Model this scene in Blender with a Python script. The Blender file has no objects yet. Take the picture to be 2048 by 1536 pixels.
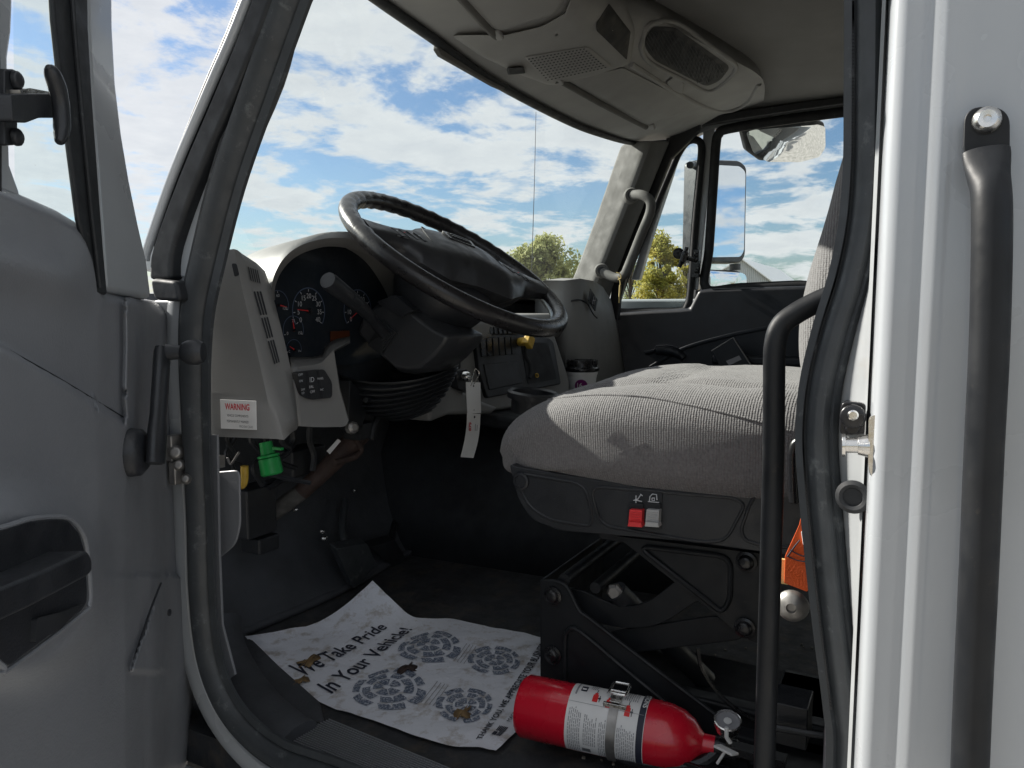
import bpy, bmesh, math, random
from mathutils import Vector, Matrix, noise
from mathutils.bvhtree import BVHTree
V = Vector
rad = math.radians
random.seed(7)
scene = bpy.context.scene
COL = scene.collection

# ---------------------------------------------------------------- camera
F = 1547.0
CAM = V((-.68, 0, .60)); YAW = rad(28); PIT = math.atan(155/F)
H = V((math.cos(YAW), math.sin(YAW), 0)); Zu = V((0, 0, 1))
FW = (H*math.cos(PIT)-Zu*math.sin(PIT)); RT = V((math.sin(YAW), -math.cos(YAW), 0)); UPV = RT.cross(FW)
def ray(px, py): return FW+RT*((px-1024)/F)+UPV*((768-py)/F)
def AX(px, py, x): d = ray(px, py); return CAM+d*((x-CAM.x)/d.x)
def AY(px, py, y): d = ray(px, py); return CAM+d*((y-CAM.y)/d.y)
def AZ(px, py, z): d = ray(px, py); return CAM+d*((z-CAM.z)/d.z)
def AP(px, py, p0, n): d = ray(px, py); return CAM+d*((V(p0)-CAM).dot(n)/d.dot(n))
def AD(px, py, t): return CAM+ray(px, py)*t
cd = bpy.data.cameras.new('camera'); cam = bpy.data.objects.new('camera', cd); COL.objects.link(cam)
cd.sensor_width = 36; cd.lens = 36*F/2048; cd.clip_start = .02; cd.clip_end = 5000
cam.location = CAM
cam.rotation_euler = Matrix((RT, UPV, -FW)).transposed().to_euler()
scene.camera = cam

# ---------------------------------------------------------------- materials
MATS = {}
def mat(name, col, rough=.5, metal=0, coat=0, bump=None, bump2=None, var=0, vscale=8, dirt=None, spec=.5, sheen=0, wave=None):
    if name in MATS: return MATS[name]
    m = bpy.data.materials.new(name); m.use_nodes = True; nt = m.node_tree; N = nt.nodes; L = nt.links
    b = N['Principled BSDF']; b.inputs['Roughness'].default_value = rough; b.inputs['Metallic'].default_value = metal
    b.inputs['Coat Weight'].default_value = coat; b.inputs['Coat Roughness'].default_value = .08
    b.inputs['Specular IOR Level'].default_value = spec
    if sheen: b.inputs['Sheen Weight'].default_value = sheen
    b.inputs['Base Color'].default_value = (*col, 1)
    tc = N.new('ShaderNodeTexCoord')
    def nz(scale, det=4):
        n = N.new('ShaderNodeTexNoise'); n.inputs['Scale'].default_value = scale; n.inputs['Detail'].default_value = det
        L.new(tc.outputs['Object'], n.inputs['Vector']); return n
    src = None
    if var:
        n = nz(vscale, 6); r = N.new('ShaderNodeMapRange'); L.new(n.outputs['Fac'], r.inputs[0])
        r.inputs[1].default_value = .3; r.inputs[2].default_value = .7; r.inputs[3].default_value = 1-var; r.inputs[4].default_value = 1+var
        mx = N.new('ShaderNodeVectorMath'); mx.operation = 'SCALE'; mx.inputs[0].default_value = col; L.new(r.outputs[0], mx.inputs['Scale'])
        src = mx.outputs[0]; L.new(src, b.inputs['Base Color'])
        rr = N.new('ShaderNodeMapRange'); n3 = nz(vscale*2.7, 5); L.new(n3.outputs['Fac'], rr.inputs[0])
        rr.inputs[1].default_value = .3; rr.inputs[2].default_value = .7; rr.inputs[3].default_value = max(.02, rough-.12*min(1, rough*2)); rr.inputs[4].default_value = min(1, rough+.12)
        L.new(rr.outputs[0], b.inputs['Roughness'])
    if dirt:   # (scale, low, high, colour, amount)
        n = nz(dirt[0], 9); n.inputs['Roughness'].default_value = .68
        r = N.new('ShaderNodeMapRange'); L.new(n.outputs['Fac'], r.inputs[0])
        r.inputs[1].default_value = dirt[1]; r.inputs[2].default_value = dirt[2]; r.inputs[3].default_value = 0; r.inputs[4].default_value = dirt[4]
        mx = N.new('ShaderNodeMix'); mx.data_type = 'RGBA'; L.new(r.outputs[0], mx.inputs[0])
        if src: L.new(src, mx.inputs[6])
        else: mx.inputs[6].default_value = (*col, 1)
        mx.inputs[7].default_value = (*dirt[3], 1); src = mx.outputs[2]; L.new(src, b.inputs['Base Color'])
    prev = None
    for bp in (bump, bump2):
        if bp:
            n = nz(bp[0], bp[2] if len(bp) > 2 else 3); bn = N.new('ShaderNodeBump'); bn.inputs['Strength'].default_value = bp[1]; bn.inputs['Distance'].default_value = bp[3] if len(bp) > 3 else .002
            L.new(n.outputs['Fac'], bn.inputs['Height'])
            if prev: L.new(prev.outputs[0], bn.inputs['Normal'])
            prev = bn
    if wave:   # list of (direction, scale, strength, distance)
        for (dr, sc, st, ds) in wave:
            w = N.new('ShaderNodeTexWave'); w.bands_direction = dr; w.inputs['Scale'].default_value = sc; w.inputs['Distortion'].default_value = 1.2; w.inputs['Detail'].default_value = 2; w.inputs['Detail Scale'].default_value = 2.5
            L.new(tc.outputs['Object'], w.inputs['Vector'])
            bn = N.new('ShaderNodeBump'); bn.inputs['Strength'].default_value = st; bn.inputs['Distance'].default_value = ds
            L.new(w.outputs['Fac'], bn.inputs['Height'])
            if prev: L.new(prev.outputs[0], bn.inputs['Normal'])
            prev = bn
    if prev: L.new(prev.outputs[0], b.inputs['Normal'])
    MATS[name] = m; return m

def glass(name, tint=(.93, .97, .95), refl=.08, dust=0):
    m = bpy.data.materials.new(name); m.use_nodes = True; nt = m.node_tree; N = nt.nodes; L = nt.links
    N.remove(N['Principled BSDF']); out = N['Material Output']
    t = N.new('ShaderNodeBsdfTransparent'); t.inputs[0].default_value = (*tint, 1)
    g = N.new('ShaderNodeBsdfGlossy'); g.inputs['Roughness'].default_value = .02
    fr = N.new('ShaderNodeLayerWeight'); pw = N.new('ShaderNodeMath'); pw.operation = 'POWER'; pw.inputs[1].default_value = 5; L.new(fr.outputs['Facing'], pw.inputs[0])
    mu = N.new('ShaderNodeMath'); mu.operation = 'MULTIPLY_ADD'; mu.inputs[1].default_value = .5; mu.inputs[2].default_value = refl*.3; L.new(pw.outputs[0], mu.inputs[0])
    mx = N.new('ShaderNodeMixShader'); L.new(mu.outputs[0], mx.inputs[0]); L.new(t.outputs[0], mx.inputs[1]); L.new(g.outputs[0], mx.inputs[2])
    last = mx
    if dust:
        d = N.new('ShaderNodeBsdfDiffuse'); d.inputs[0].default_value = (.7, .7, .68, 1)
        tl = N.new('ShaderNodeBsdfTranslucent'); tl.inputs[0].default_value = (.7, .7, .68, 1)
        ad = N.new('ShaderNodeMixShader'); ad.inputs[0].default_value = .5; L.new(d.outputs[0], ad.inputs[1]); L.new(tl.outputs[0], ad.inputs[2])
        tc = N.new('ShaderNodeTexCoord'); n = N.new('ShaderNodeTexNoise'); n.inputs['Scale'].default_value = 3; n.inputs['Detail'].default_value = 10
        n2 = N.new('ShaderNodeTexVoronoi'); n2.inputs['Scale'].default_value = 55
        L.new(tc.outputs['Object'], n.inputs[0]); L.new(tc.outputs['Object'], n2.inputs[0])
        r = N.new('ShaderNodeMapRange'); r.inputs[1].default_value = .4; r.inputs[2].default_value = .75; r.inputs[3].default_value = dust*.3; r.inputs[4].default_value = dust; L.new(n.outputs[0], r.inputs[0])
        sp = N.new('ShaderNodeMath'); sp.operation = 'LESS_THAN'; sp.inputs[1].default_value = .05; L.new(n2.outputs['Distance'], sp.inputs[0])
        s2 = N.new('ShaderNodeMath'); s2.operation = 'MULTIPLY'; s2.inputs[1].default_value = .18; L.new(sp.outputs[0], s2.inputs[0])
        s3 = N.new('ShaderNodeMath'); s3.operation = 'MAXIMUM'; L.new(s2.outputs[0], s3.inputs[0]); L.new(r.outputs[0], s3.inputs[1])
        m2 = N.new('ShaderNodeMixShader'); L.new(s3.outputs[0], m2.inputs[0]); L.new(mx.outputs[0], m2.inputs[1]); L.new(ad.outputs[0], m2.inputs[2]); last = m2
    L.new(last.outputs[0], out.inputs[0]); MATS[name] = m; return m

M = dict(
 white=mat('white_paint', (.37, .392, .415), .28, coat=.6, var=.03, vscale=3, bump=(6, .05, 2, .01), bump2=(700, .04, 2, .001), dirt=(9, .60, .82, (.33, .34, .34), .4)),
 jamb=mat('jamb_paint', (.30, .315, .325), .42, coat=.2, var=.08, vscale=14, dirt=(30, .56, .75, (.28, .27, .25), .5)),
 rubber=mat('black_rubber', (.014, .016, .019), .6, var=.25, vscale=20, bump=(160, .15, 3, .001), dirt=(60, .62, .8, (.16, .17, .17), .5)),
 rubberg=mat('grey_rubber', (.038, .043, .048), .5, var=.18, vscale=30, bump=(200, .2, 3, .001), dirt=(45, .58, .78, (.25, .27, .27), .5)),
 trim=mat('door_trim_plastic', (.195, .203, .22), .43, var=.08, vscale=5, bump=(420, .35, 2, .0008), bump2=(18, .15, 3, .004)),
 dash=mat('grey_dash_plastic', (.215, .214, .210), .55, var=.05, vscale=9, bump=(500, .3, 2, .0007), dirt=(22, .60, .8, (.2, .19, .17), .35)),
 lining=mat('headliner_plastic', (.275, .275, .27), .62, var=.06, vscale=6, bump=(480, .3, 2, .0008), dirt=(16, .6, .8, (.24, .22, .19), .3)),
 cloth=mat('headliner_cloth', (.20, .198, .192), .95, var=.12, vscale=5, bump=(900, .3, 2, .001)),
 pillar=mat('pillar_plastic', (.10, .099, .095), .8, var=.06, vscale=10, bump=(450, .35, 2, .0008)),
 black=mat('black_plastic', (.019, .021, .025), .42, var=.2, vscale=18, bump=(480, .35, 2, .0008), dirt=(50, .62, .85, (.08, .08, .08), .5)),
 blackg=mat('glossy_black_plastic', (.012, .012, .014), .25, var=.2, vscale=20, bump=(300, .08, 2, .0005)),
 leather=mat('black_wheel_leather', (.016, .015, .016), .30, var=.25, vscale=24, bump=(260, .3, 3, .0008)),
 steel=mat('black_painted_steel', (.012, .0135, .016), .48, spec=.3, var=.22, vscale=16, bump=(140, .12, 3, .001), dirt=(60, .62, .82, (.10, .08, .06), .5)),
 floor=mat('floor_rubber', (.032, .034, .038), .75, var=.35, vscale=20, bump=(90, .4, 4, .003), dirt=(26, .50, .74, (.10, .08, .06), .75)),
 carpet=mat('firewall_cover', (.055, .059, .067), .85, var=.2, vscale=12, bump=(300, .4, 3, .002)),
 dark=mat('underdash_black', (.015, .017, .021), .7, var=.3, vscale=14),
 paxdoor=mat('dark_door_plastic', (.012, .015, .021), .5, var=.15, vscale=9, bump=(420, .25, 2, .0008)),
 chrome=mat('bright_metal', (.75, .74, .72), .22, metal=1, var=.1, vscale=60, dirt=(90, .6, .8, (.25, .22, .18), .6)),
 dull=mat('dull_metal', (.32, .31, .30), .45, metal=.8, var=.2, vscale=50),
 rust=mat('rusty_brown_metal', (.045, .027, .022), .75, var=.35, vscale=40, bump=(120, .4, 4, .002), dirt=(70, .5, .7, (.035, .022, .02), .7)),
 red=mat('red_enamel', (.62, .008, .028), .25, coat=.5, var=.06, vscale=9, bump=(20, .04, 2, .004), dirt=(130, .66, .8, (.25, .02, .02), .5)),
 redp=mat('red_button', (.75, .045, .05), .4), greyp=mat('grey_button', (.42, .42, .42), .45),
 green=mat('green_plastic', (.012, .33, .07), .45, var=.1, vscale=60), yellow=mat('yellow_plastic', (.62, .40, .06), .45, var=.12, vscale=60),
 orange=mat('orange_webbing', (.72, .10, .015), .8, var=.12, vscale=40, bump=(500, .4, 2, .001)),
 paper=mat('white_paper', (.72, .74, .80), .7, bump=(38, .5, 5, .006), dirt=(34, .51, .72, (.27, .21, .14), .85)),
 label=mat('label_paper', (.74, .74, .74), .45, var=.03, vscale=40),
 ink=mat('dark_ink', (.022, .026, .045), .6), inkred=mat('red_ink', (.55, .03, .05), .6), lug=mat('print_ink', (.10, .13, .19), .7, dirt=(320, .5, .56, (.5, .52, .58), .9)),
 inkgrey=mat('grey_ink', (.28, .28, .30), .6),
 cup=mat('cup_paper', (.78, .78, .78), .5, var=.03, vscale=20), purple=mat('purple_ink', (.22, .01, .16), .5),
 whitemark=mat('white_marking', (.55, .57, .6), .5), redmark=mat('red_needle', (.7, .03, .03), .5), bluemark=mat('blue_marking', (.07, .10, .17), .5),
 string=mat('tan_string', (.6, .47, .2), .8), leaf=mat('dry_leaf', (.20, .13, .06), .8, var=.3, vscale=120, bump=(150, .5, 4, .002)),
 mirror=mat('mirror_silver', (.82, .84, .86), .02, metal=1),
 fabric=mat('grey_ribbed_fabric', (.152, .145, .148), .92, sheen=.25, var=.22, vscale=300, bump=(420, .6, 4, .002), dirt=(11, .62, .8, (.13, .115, .115), .45), wave=[('Y', 96, .42, .0018), ('Z', 130, .22, .001)]),
)
M['glass'] = glass('window_glass', dust=.04)
M['vglass'] = glass('vent_glass', tint=(.88, .95, .94), dust=.02)
M['clglass'] = mat('cluster_lens', (.022, .028, .036), .14, var=.1, vscale=30, dirt=(25, .5, .8, (.05, .055, .06), .6))

# ---------------------------------------------------------------- scene graph
ROOTLOC = {}
def thing(name, loc, label, cat, group=None):
    o = bpy.data.objects.new(name, None); COL.objects.link(o); o.location = loc; o.empty_display_size = .1
    o['label'] = label; o['category'] = cat
    if group: o['group'] = group
    ROOTLOC[o.name] = V(loc); return o
def base(o):
    while o.parent: o = o.parent
    return ROOTLOC.get(o.name, V((0, 0, 0)))
def tag(o, label, cat, group=None):
    o['label'] = label; o['category'] = cat
    if group: o['group'] = group
    return o

def spline(pts, n, closed=False):
    P = [V(p) for p in pts]; m = len(P); out = []
    segs = m if closed else m-1
    for i in range(segs):
        p1, p2 = P[i], P[(i+1) % m]
        p0 = P[i-1] if (i > 0 or closed) else p1+(p1-p2); p3 = P[(i+2) % m] if (i+2 < m or closed) else p2+(p2-p1)
        for k in range(n):
            t = k/n; t2 = t*t; t3 = t2*t
            out.append(.5*((2*p1)+(-p0+p2)*t+(2*p0-5*p1+4*p2-p3)*t2+(-p0+3*p1-3*p2+p3)*t3))
    if not closed: out.append(P[-1])
    return out
def fillet(pts, r, n=5):
    out = []; m = len(pts)
    rs = r if isinstance(r, (list, tuple)) else [r]*m
    for i, p in enumerate(pts):
        a, b = pts[i-1], pts[(i+1) % m]; ra = rs[i]
        da, db = (a-p), (b-p); la, lb = da.length, db.length; k = min(ra, la*.45, lb*.45)
        if k < 1e-5: out.append(p); continue
        s, e = p+da/la*k, p+db/lb*k
        for j in range(n+1):
            t = j/n; out.append(s*(1-t)**2+p*2*t*(1-t)+e*t*t)
    return out

class MB:
    def __init__(s): s.v = []; s.f = []; s.mi = []
    def add(s, vs, fs, m=0):
        o = len(s.v); s.v += [V(v) for v in vs]
        for f in fs: s.f.append([o+i for i in f]); s.mi.append(m)
        return s
    def prism(s, pts, vec, m=0):
        n = len(pts); vec = V(vec)
        return s.add(list(pts)+[V(p)+vec for p in pts], [list(range(n)), list(range(2*n-1, n-1, -1))]+[[i, (i+1) % n, n+(i+1) % n, n+i] for i in range(n)], m)
    def poly(s, pts, m=0): return s.add(pts, [list(range(len(pts)))], m)
    def box(s, c, size, rot=None, m=0):
        c = V(c); R = rot or Matrix.Identity(3); x, y, z = [q/2 for q in size]
        vs = [c+R @ V((a*x, b*y, d*z)) for a, b, d in ((-1,-1,-1),(1,-1,-1),(1,1,-1),(-1,1,-1),(-1,-1,1),(1,-1,1),(1,1,1),(-1,1,1))]
        return s.add(vs, [[0,3,2,1],[4,5,6,7],[0,1,5,4],[1,2,6,5],[2,3,7,6],[3,0,4,7]], m)
    def grid(s, rows, m=0, closed=False):
        nr, nc = len(rows), len(rows[0]); fs = []
        for i in range(nr-1):
            for j in range(nc if closed else nc-1): fs.append([i*nc+j, i*nc+(j+1) % nc, (i+1)*nc+(j+1) % nc, (i+1)*nc+j])
        return s.add([p for r in rows for p in r], fs, m)
    def tube(s, path, r, seg=12, m=0, caps=True, closed=False, flat=None):
        P = [V(p) for p in path]; n = len(P)
        rs = r if isinstance(r, (list, tuple)) else [r]*n
        if len(rs) != n: rs = [rs[0]+(rs[-1]-rs[0])*i/(n-1) for i in range(n)] if len(rs) == 2 else [rs[min(len(rs)-1, int(i*len(rs)/n))] for i in range(n)]
        T = []
        for i in range(n):
            a = P[i-1] if (i > 0 or closed) else P[0]; b = P[(i+1) % n] if (i < n-1 or closed) else P[-1]
            T.append((b-a).normalized())
        u = T[0].orthogonal().normalized() if flat is None else (V(flat)-T[0]*V(flat).dot(T[0])).normalized()
        rows = []
        for i in range(n):
            u = (u-T[i]*u.dot(T[i])).normalized() if flat is None else (V(flat)-T[i]*V(flat).dot(T[i])).normalized()
            w = T[i].cross(u)
            ra = rs[i] if isinstance(rs[i], (tuple, list)) else (rs[i], rs[i])
            rows.append([P[i]+u*(ra[0]*math.cos(2*math.pi*k/seg))+w*(ra[1]*math.sin(2*math.pi*k/seg)) for k in range(seg)])
        if closed: rows.append(rows[0])
        s.grid(rows, m, closed=True)
        if caps and not closed:
            s.add(rows[0], [list(range(seg))], m); s.add(rows[-1], [list(range(seg-1, -1, -1))], m)
        return s
    def sweep(s, prof, path, nrm, m=0, side=1, scale=None, close=True):
        P = [V(p) for p in path]; n = len(P); rows = []; nrm = V(nrm).normalized()
        for i in range(n):
            t = (P[min(n-1, i+1)]-P[max(0, i-1)]).normalized(); a = t.cross(nrm).normalized()*side; k = scale[i] if scale else 1
            rows.append([P[i]+a*(q[0]*k)+nrm*(q[1]*k) for q in prof])
        s.grid(rows, m, closed=close)
        if close: s.add(rows[0], [list(range(len(prof)))], m); s.add(rows[-1], [list(range(len(prof)-1, -1, -1))], m)
        return s
    def lathe(s, prof, p0, axis, seg=24, m=0, sx=1.0, ref=None):
        p0 = V(p0); ax = V(axis).normalized(); u = ax.orthogonal().normalized() if ref is None else (V(ref)-ax*V(ref).dot(ax)).normalized(); w = ax.cross(u); rows = []
        for (r, h) in prof: rows.append([p0+ax*h+u*(max(r, 1e-5)*math.cos(2*math.pi*k/seg)*sx)+w*(max(r, 1e-5)*math.sin(2*math.pi*k/seg)) for k in range(seg)])
        return s.grid(rows, m, closed=True)
    def disc(s, c, n, r, seg=20, m=0, th=.002):
        return s.lathe([(0, 0), (r, 0), (r, th), (r*.9, th*1.15), (0, th*1.2)], c, n, seg, m)
    def text(s, body, size, o, ex, ey, m=0, align='LEFT', fn=None, sx=1.0, bold=0, off=0):
        cu = bpy.data.curves.new('t', 'FONT'); cu.body = body; cu.size = size; cu.align_x = align; cu.resolution_u = 3; cu.offset = bold
        ob = bpy.data.objects.new('t', cu); COL.objects.link(ob); dg = bpy.context.evaluated_depsgraph_get(); dg.update()
        me = ob.evaluated_get(dg).to_mesh()
        vs = [v.co.copy() for v in me.vertices]; fs = [list(p.vertices) for p in me.polygons]
        ob.evaluated_get(dg).to_mesh_clear(); bpy.data.objects.remove(ob); bpy.data.curves.remove(cu)
        if fn: pts = [fn(v.x*sx, v.y) for v in vs]
        else:
            ex, ey = V(ex).normalized(), V(ey).normalized(); n = ex.cross(ey); pts = [V(o)+ex*(v.x*sx)+ey*v.y+n*off for v in vs]
        return s.add(pts, fs, m)
    def build(s, name, mats, parent=None, bevel=0, smooth=True, sub=0, solid=0, recalc=True, segs=2, ang=40):
        if not isinstance(mats, (list, tuple)): mats = [mats]
        me = bpy.data.meshes.new(name); off = base(parent) if parent else V((0, 0, 0))
        me.from_pydata([v-off for v in s.v], [], s.f); me.polygons.foreach_set('material_index', s.mi)
        for m in mats: me.materials.append(M[m] if isinstance(m, str) else m)
        bm = bmesh.new(); bm.from_mesh(me)
        bmesh.ops.remove_doubles(bm, verts=bm.verts, dist=1e-6)
        if recalc: bmesh.ops.recalc_face_normals(bm, faces=bm.faces)
        bm.to_mesh(me); bm.free()
        o = bpy.data.objects.new(name, me); COL.objects.link(o)
        if parent: o.parent = parent
        if smooth:
            me.polygons.foreach_set('use_smooth', [True]*len(me.polygons))
            try: me.set_sharp_from_angle(angle=rad(ang))
            except Exception: pass
        if solid:
            md = o.modifiers.new('s', 'SOLIDIFY'); md.thickness = solid; md.offset = -1
        if bevel:
            md = o.modifiers.new('b', 'BEVEL'); md.width = bevel; md.segments = segs; md.limit_method = 'ANGLE'; md.angle_limit = rad(35); md.harden_normals = True
        if sub:
            md = o.modifiers.new('u', 'SUBSURF'); md.levels = sub; md.render_levels = sub
        return o

def pl(spec):
    if spec[0] in ('x', 'y', 'z'):
        f = {'x': AX, 'y': AY, 'z': AZ}[spec[0]]; return lambda a, b: f(a, b, spec[1])
    return lambda a, b: AP(a, b, spec[0], spec[1])
def slab(name, pix, spec, vec, m, parent, bevel=.003, rnd=0, build=True, segs=2):
    f = pl(spec); pts = [f(a, b) for a, b in pix]
    if rnd: pts = fillet(pts, rnd)
    mb = MB().prism(pts, vec)
    return mb.build(name, m, parent, bevel=bevel, segs=segs) if build else mb

# ================================================================ TRUCK
truck = thing('truck', (.95, .4, -1.1), 'white medium duty truck cab with its driver door open, grey dashboard and ribbed grey seat', 'truck')

# ---------------- body shell (white)
b = MB()
# plan profile of the rear pillar, extruded upright
prof = [(1741, .006), (1744, -.008), (1747, -.018), (1753, -.026), (1762, -.030), (1780, -.031), (1810, -.029), (1835, -.031), (1850, -.0325), (1862, -.0328), (1872, -.0318), (1882, -.031), (1910, -.031), (2048, -.031), (2600, -.031)]
plan = [AX(a, 768, x) for a, x in prof]
rows = []
for k in range(25):
    z = -.65+k*(2.05/24); rows.append([V((p.x, p.y, z)) for p in plan])
b.grid(rows)
endp = plan[-1]
b.grid([[V((endp.x, endp.y, -.65)), V((endp.x, endp.y, 1.4))], [V((endp.x, -.6, -.65)), V((endp.x, -.6, 1.4))], [V((1.95, -.6, -.65)), V((1.95, -.6, 1.4))]])
body = b.build('body_shell', ['white'], truck, smooth=True, ang=60)

# roof skin, back wall, firewall, hood, floor pan as thick boxes (they shade the cab)
b = MB(); b.prism([V((-.02, .60, 1.33)), V((.0, -.6, 1.36)), V((1.93, -.6, 1.36)), V((1.93, .60, 1.33)), V((1.6, .76, 1.24)), V((.3, .76, 1.24))], (0, 0, .04))
b.build('roof_panel', 'white', truck, bevel=.02)
b = MB(); b.box((.95, -.45, .35), (1.8, .04, 1.9)); b.build('rear_wall', 'cloth', truck, bevel=.01)
b = MB(); b.box((.95, 1.32, -.02), (1.78, .03, 1.1)); b.prism([V((.03, 1.30, .50)), V((1.87, 1.30, .50)), V((1.80, 1.42, .50)), V((.1, 1.42, .50))], (0, 0, .05)); b.build('firewall', 'dark', truck)
hood = MB(); rows = []
for i in range(7):
    t = i/6; y = 1.33+1.15*t; w = .86-.12*t; zz = .52-.12*t*t
    rows.append([V((.95+w*math.sin(a)*1.0, y, zz-.55*(1-math.cos(a)**.6 if math.cos(a) > 0 else 1))) for a in [rad(q) for q in (-90, -75, -60, -40, -20, 0, 20, 40, 60, 75, 90)]])
hood.grid(rows).build('hood', 'white', truck, solid=.01)

# sill and front lower aperture of the body, white, outside the weatherstrip
front_path = [(716, -390), (606, -60), (584, 0), (521, 178), (459, 360), (415, 535), (398, 620), (393, 710), (394, 800), (398, 920), (404, 1050), (408, 1190), (422, 1310), (452, 1395), (500, 1460), (570, 1512), (680, 1552)]
SX = .02
fp = [V((SX, .06, 1.215)), V((SX, .32, 1.21)), V((SX, .56, 1.165))]+[AX(a, c, SX) for a, c in front_path]
sill = fp+[V((SX, .45, .018)), V((SX, .25, .018)), V((SX, .10, .03)), V((SX, .045, .09))]
rear_path = [(1698, 1518), (1692, 1418), (1673, 1268), (1656, 1118), (1642, 968), (1637, 868), (1646, 768), (1672, 660), (1703, 560), (1726, 450), (1736, 330), (1738, 200), (1739, 60), (1741, -80)]
rp = [AX(a, c, SX) for a, c in rear_path]; rp += [V((SX, rp[-1].y, 1.02)), V((SX, rp[-1].y+.004, 1.17)), V((SX, rp[-1].y+.03, 1.213))]
whole = spline(sill+rp, 6)
SEAL = [(-.030, 0), (-.030, .005), (-.020, .008), (-.016, .004), (-.011, .012), (-.002, .020), (.008, .021), (.013, .017), (.015, .013), (.019, .015), (.024, .010), (.026, 0)]
# which side is outward of the opening?
t0 = (fp[9]-fp[8]).normalized(); side = 1 if t0.cross(V((-1, 0, 0))).y > 0 else -1
def sc(i):
    i -= 24; return 1.0 if i < 6*5 else (1.0-.18*min(1, (i-30)/18) if i < 90 else (.82-.20*min(1, (i-90)/30)))
seal = MB().sweep(SEAL, whole, (-1, 0, 0), side=side, scale=[sc(i) for i in range(len(whole))])
seal_o = seal.build('weatherstrip', 'rubberg', body)
jr = spline(rp, 4); jx = plan[0]
jq = [[p+V((.006, -.012, 0)), V((.004, (p.y+jx.y)/2-.006, p.z)), V((.0, jx.y+.004, p.z)), V((-.006, jx.y+.001, p.z))] for p in jr]
MB().grid(jq).build('door_jamb', 'jamb', body, ang=60)
# stitched lip along the seal
lip = MB(); pts = spline(sill+rp, 40)
for i in range(0, len(pts)-1, 2):
    p = pts[i]; t = (pts[i+1]-p).normalized(); a = t.cross(V((-1, 0, 0))).normalized()*side
    if i > 40*25: lip.box(p-a*.0115+V((-.0052, 0, 0)), (.0012, .0015, .004), rot=Matrix((V((1, 0, 0)), a, t)).transposed())
lip.build('seal_stitching', 'black', body, smooth=False)
WF = [(.024, -.004), (.030, .004), (.040, .006), (.055, .004), (.066, -.004), (.074, -.018), (.082, -.026), (.10, -.03), (.10, -.05), (.024, -.03)]
wp = spline(fp[8:]+sill[20:23], 5)
MB().sweep(WF, wp, (-1, 0, 0), side=side).build('door_sill', 'white', truck)
# black band and cream outer bead on the front pillar
def strip(name, left, right, x, th, m, parent, bevel=.003, inward=1):
    L_ = [AX(a, c, x) for a, c in left]; R_ = [AX(a, c, x) for a, c in right]
    L_ = spline(L_, 4); R_ = spline(R_, 4)
    return MB().prism(L_+R_[::-1], (th*inward, 0, 0)).build(name, m, parent, bevel=bevel)
ap = strip('windshield_pillar', [(620, -400), (480, 0), (408, 174), (340, 342), (300, 440), (284, 510), (276, 540)], [(690, -400), (560, 0), (512, 171), (444, 342), (415, 440), (400, 510), (394, 560)], .012, .02, 'white', truck, bevel=.008)
strip('drip_moulding', [(614, -400), (474, 0), (402, 174), (336, 342), (289, 492)], [(624, -400), (484, 0), (412, 174), (344, 342), (296, 492)], -.004, .03, 'black', ap)
bd = [AX(a, c, 0) for a, c in ((632, -400), (493, 0), (420, 174), (349, 342), (297, 492), (290, 520))]
MB().tube(spline(bd, 5), .0062, 10).build('pillar_bead', 'white', ap)
strip('pillar_rubber', [(639, -400), (499, 0), (430, 174), (359, 342), (304, 492), (296, 560)], [(674, -400), (541, 0), (474, 171), (400, 342), (347, 492), (340, 560)], -.004, .025, 'rubber', ap, bevel=.006)
strip('pillar_lining', [(712, -400), (580, 0), (520, 171), (460, 342), (430, 437), (410, 520)], [(744, -400), (614, 0), (566, 171), (492, 342), (464, 437), (444, 500)], .030, .003, 'pillar', ap, bevel=.004)
slab('hinge_cover', [(298, 556), (352, 562), (360, 604), (306, 600)], ('x', -.014), (.03, 0, 0), 'rubber', truck, .006, .01)
slab('hinge_pillar', [(306, 600), (380, 600), (380, 1000), (385, 1150), (330, 1150), (320, 900)], ('x', .018), (.008, 0, 0), 'jamb', truck, .006)
hb = MB()
for (a, c, r) in ((352, 905, .010), (358, 930, .008), (372, 958, .007)):
    p = AX(a, c, .0); hb.lathe([(0, -.02), (r, -.02), (r, .0), (r*.6, .006), (0, .006)], p, (-.6, -.5, .2), 14)
hb.box(AX(349, 895, .006), (.02, .012, .035)); hb.box(AX(356, 945, .004), (.02, .012, .03))
hb.build('door_hinge', 'dull', truck, bevel=.002)

# roof side above the door opening
rs = MB(); rs.prism([V((-.025, .72, 1.125)), V((-.025, .60, 1.19)), V((-.025, .30, 1.235)), V((-.025, -.05, 1.24)), V((-.025, -.6, 1.24)), V((-.025, -.6, 1.37)), V((-.025, .45, 1.35)), V((-.025, .68, 1.22))], (.06, 0, 0)); rs.build('roof_side', 'white', truck, bevel=.012, segs=3)
rs = MB(); rs.prism([V((-.025, .72, 1.125)), V((.3, .84, 1.125)), V((.95, .90, 1.125)), V((1.6, .84, 1.14)), V((1.9, .72, 1.16)), V((1.9, .58, 1.345)), V((-.0, .58, 1.345))], (0, 0, .03)); rs.build('roof_front', 'white', truck, bevel=.012, segs=3)
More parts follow.
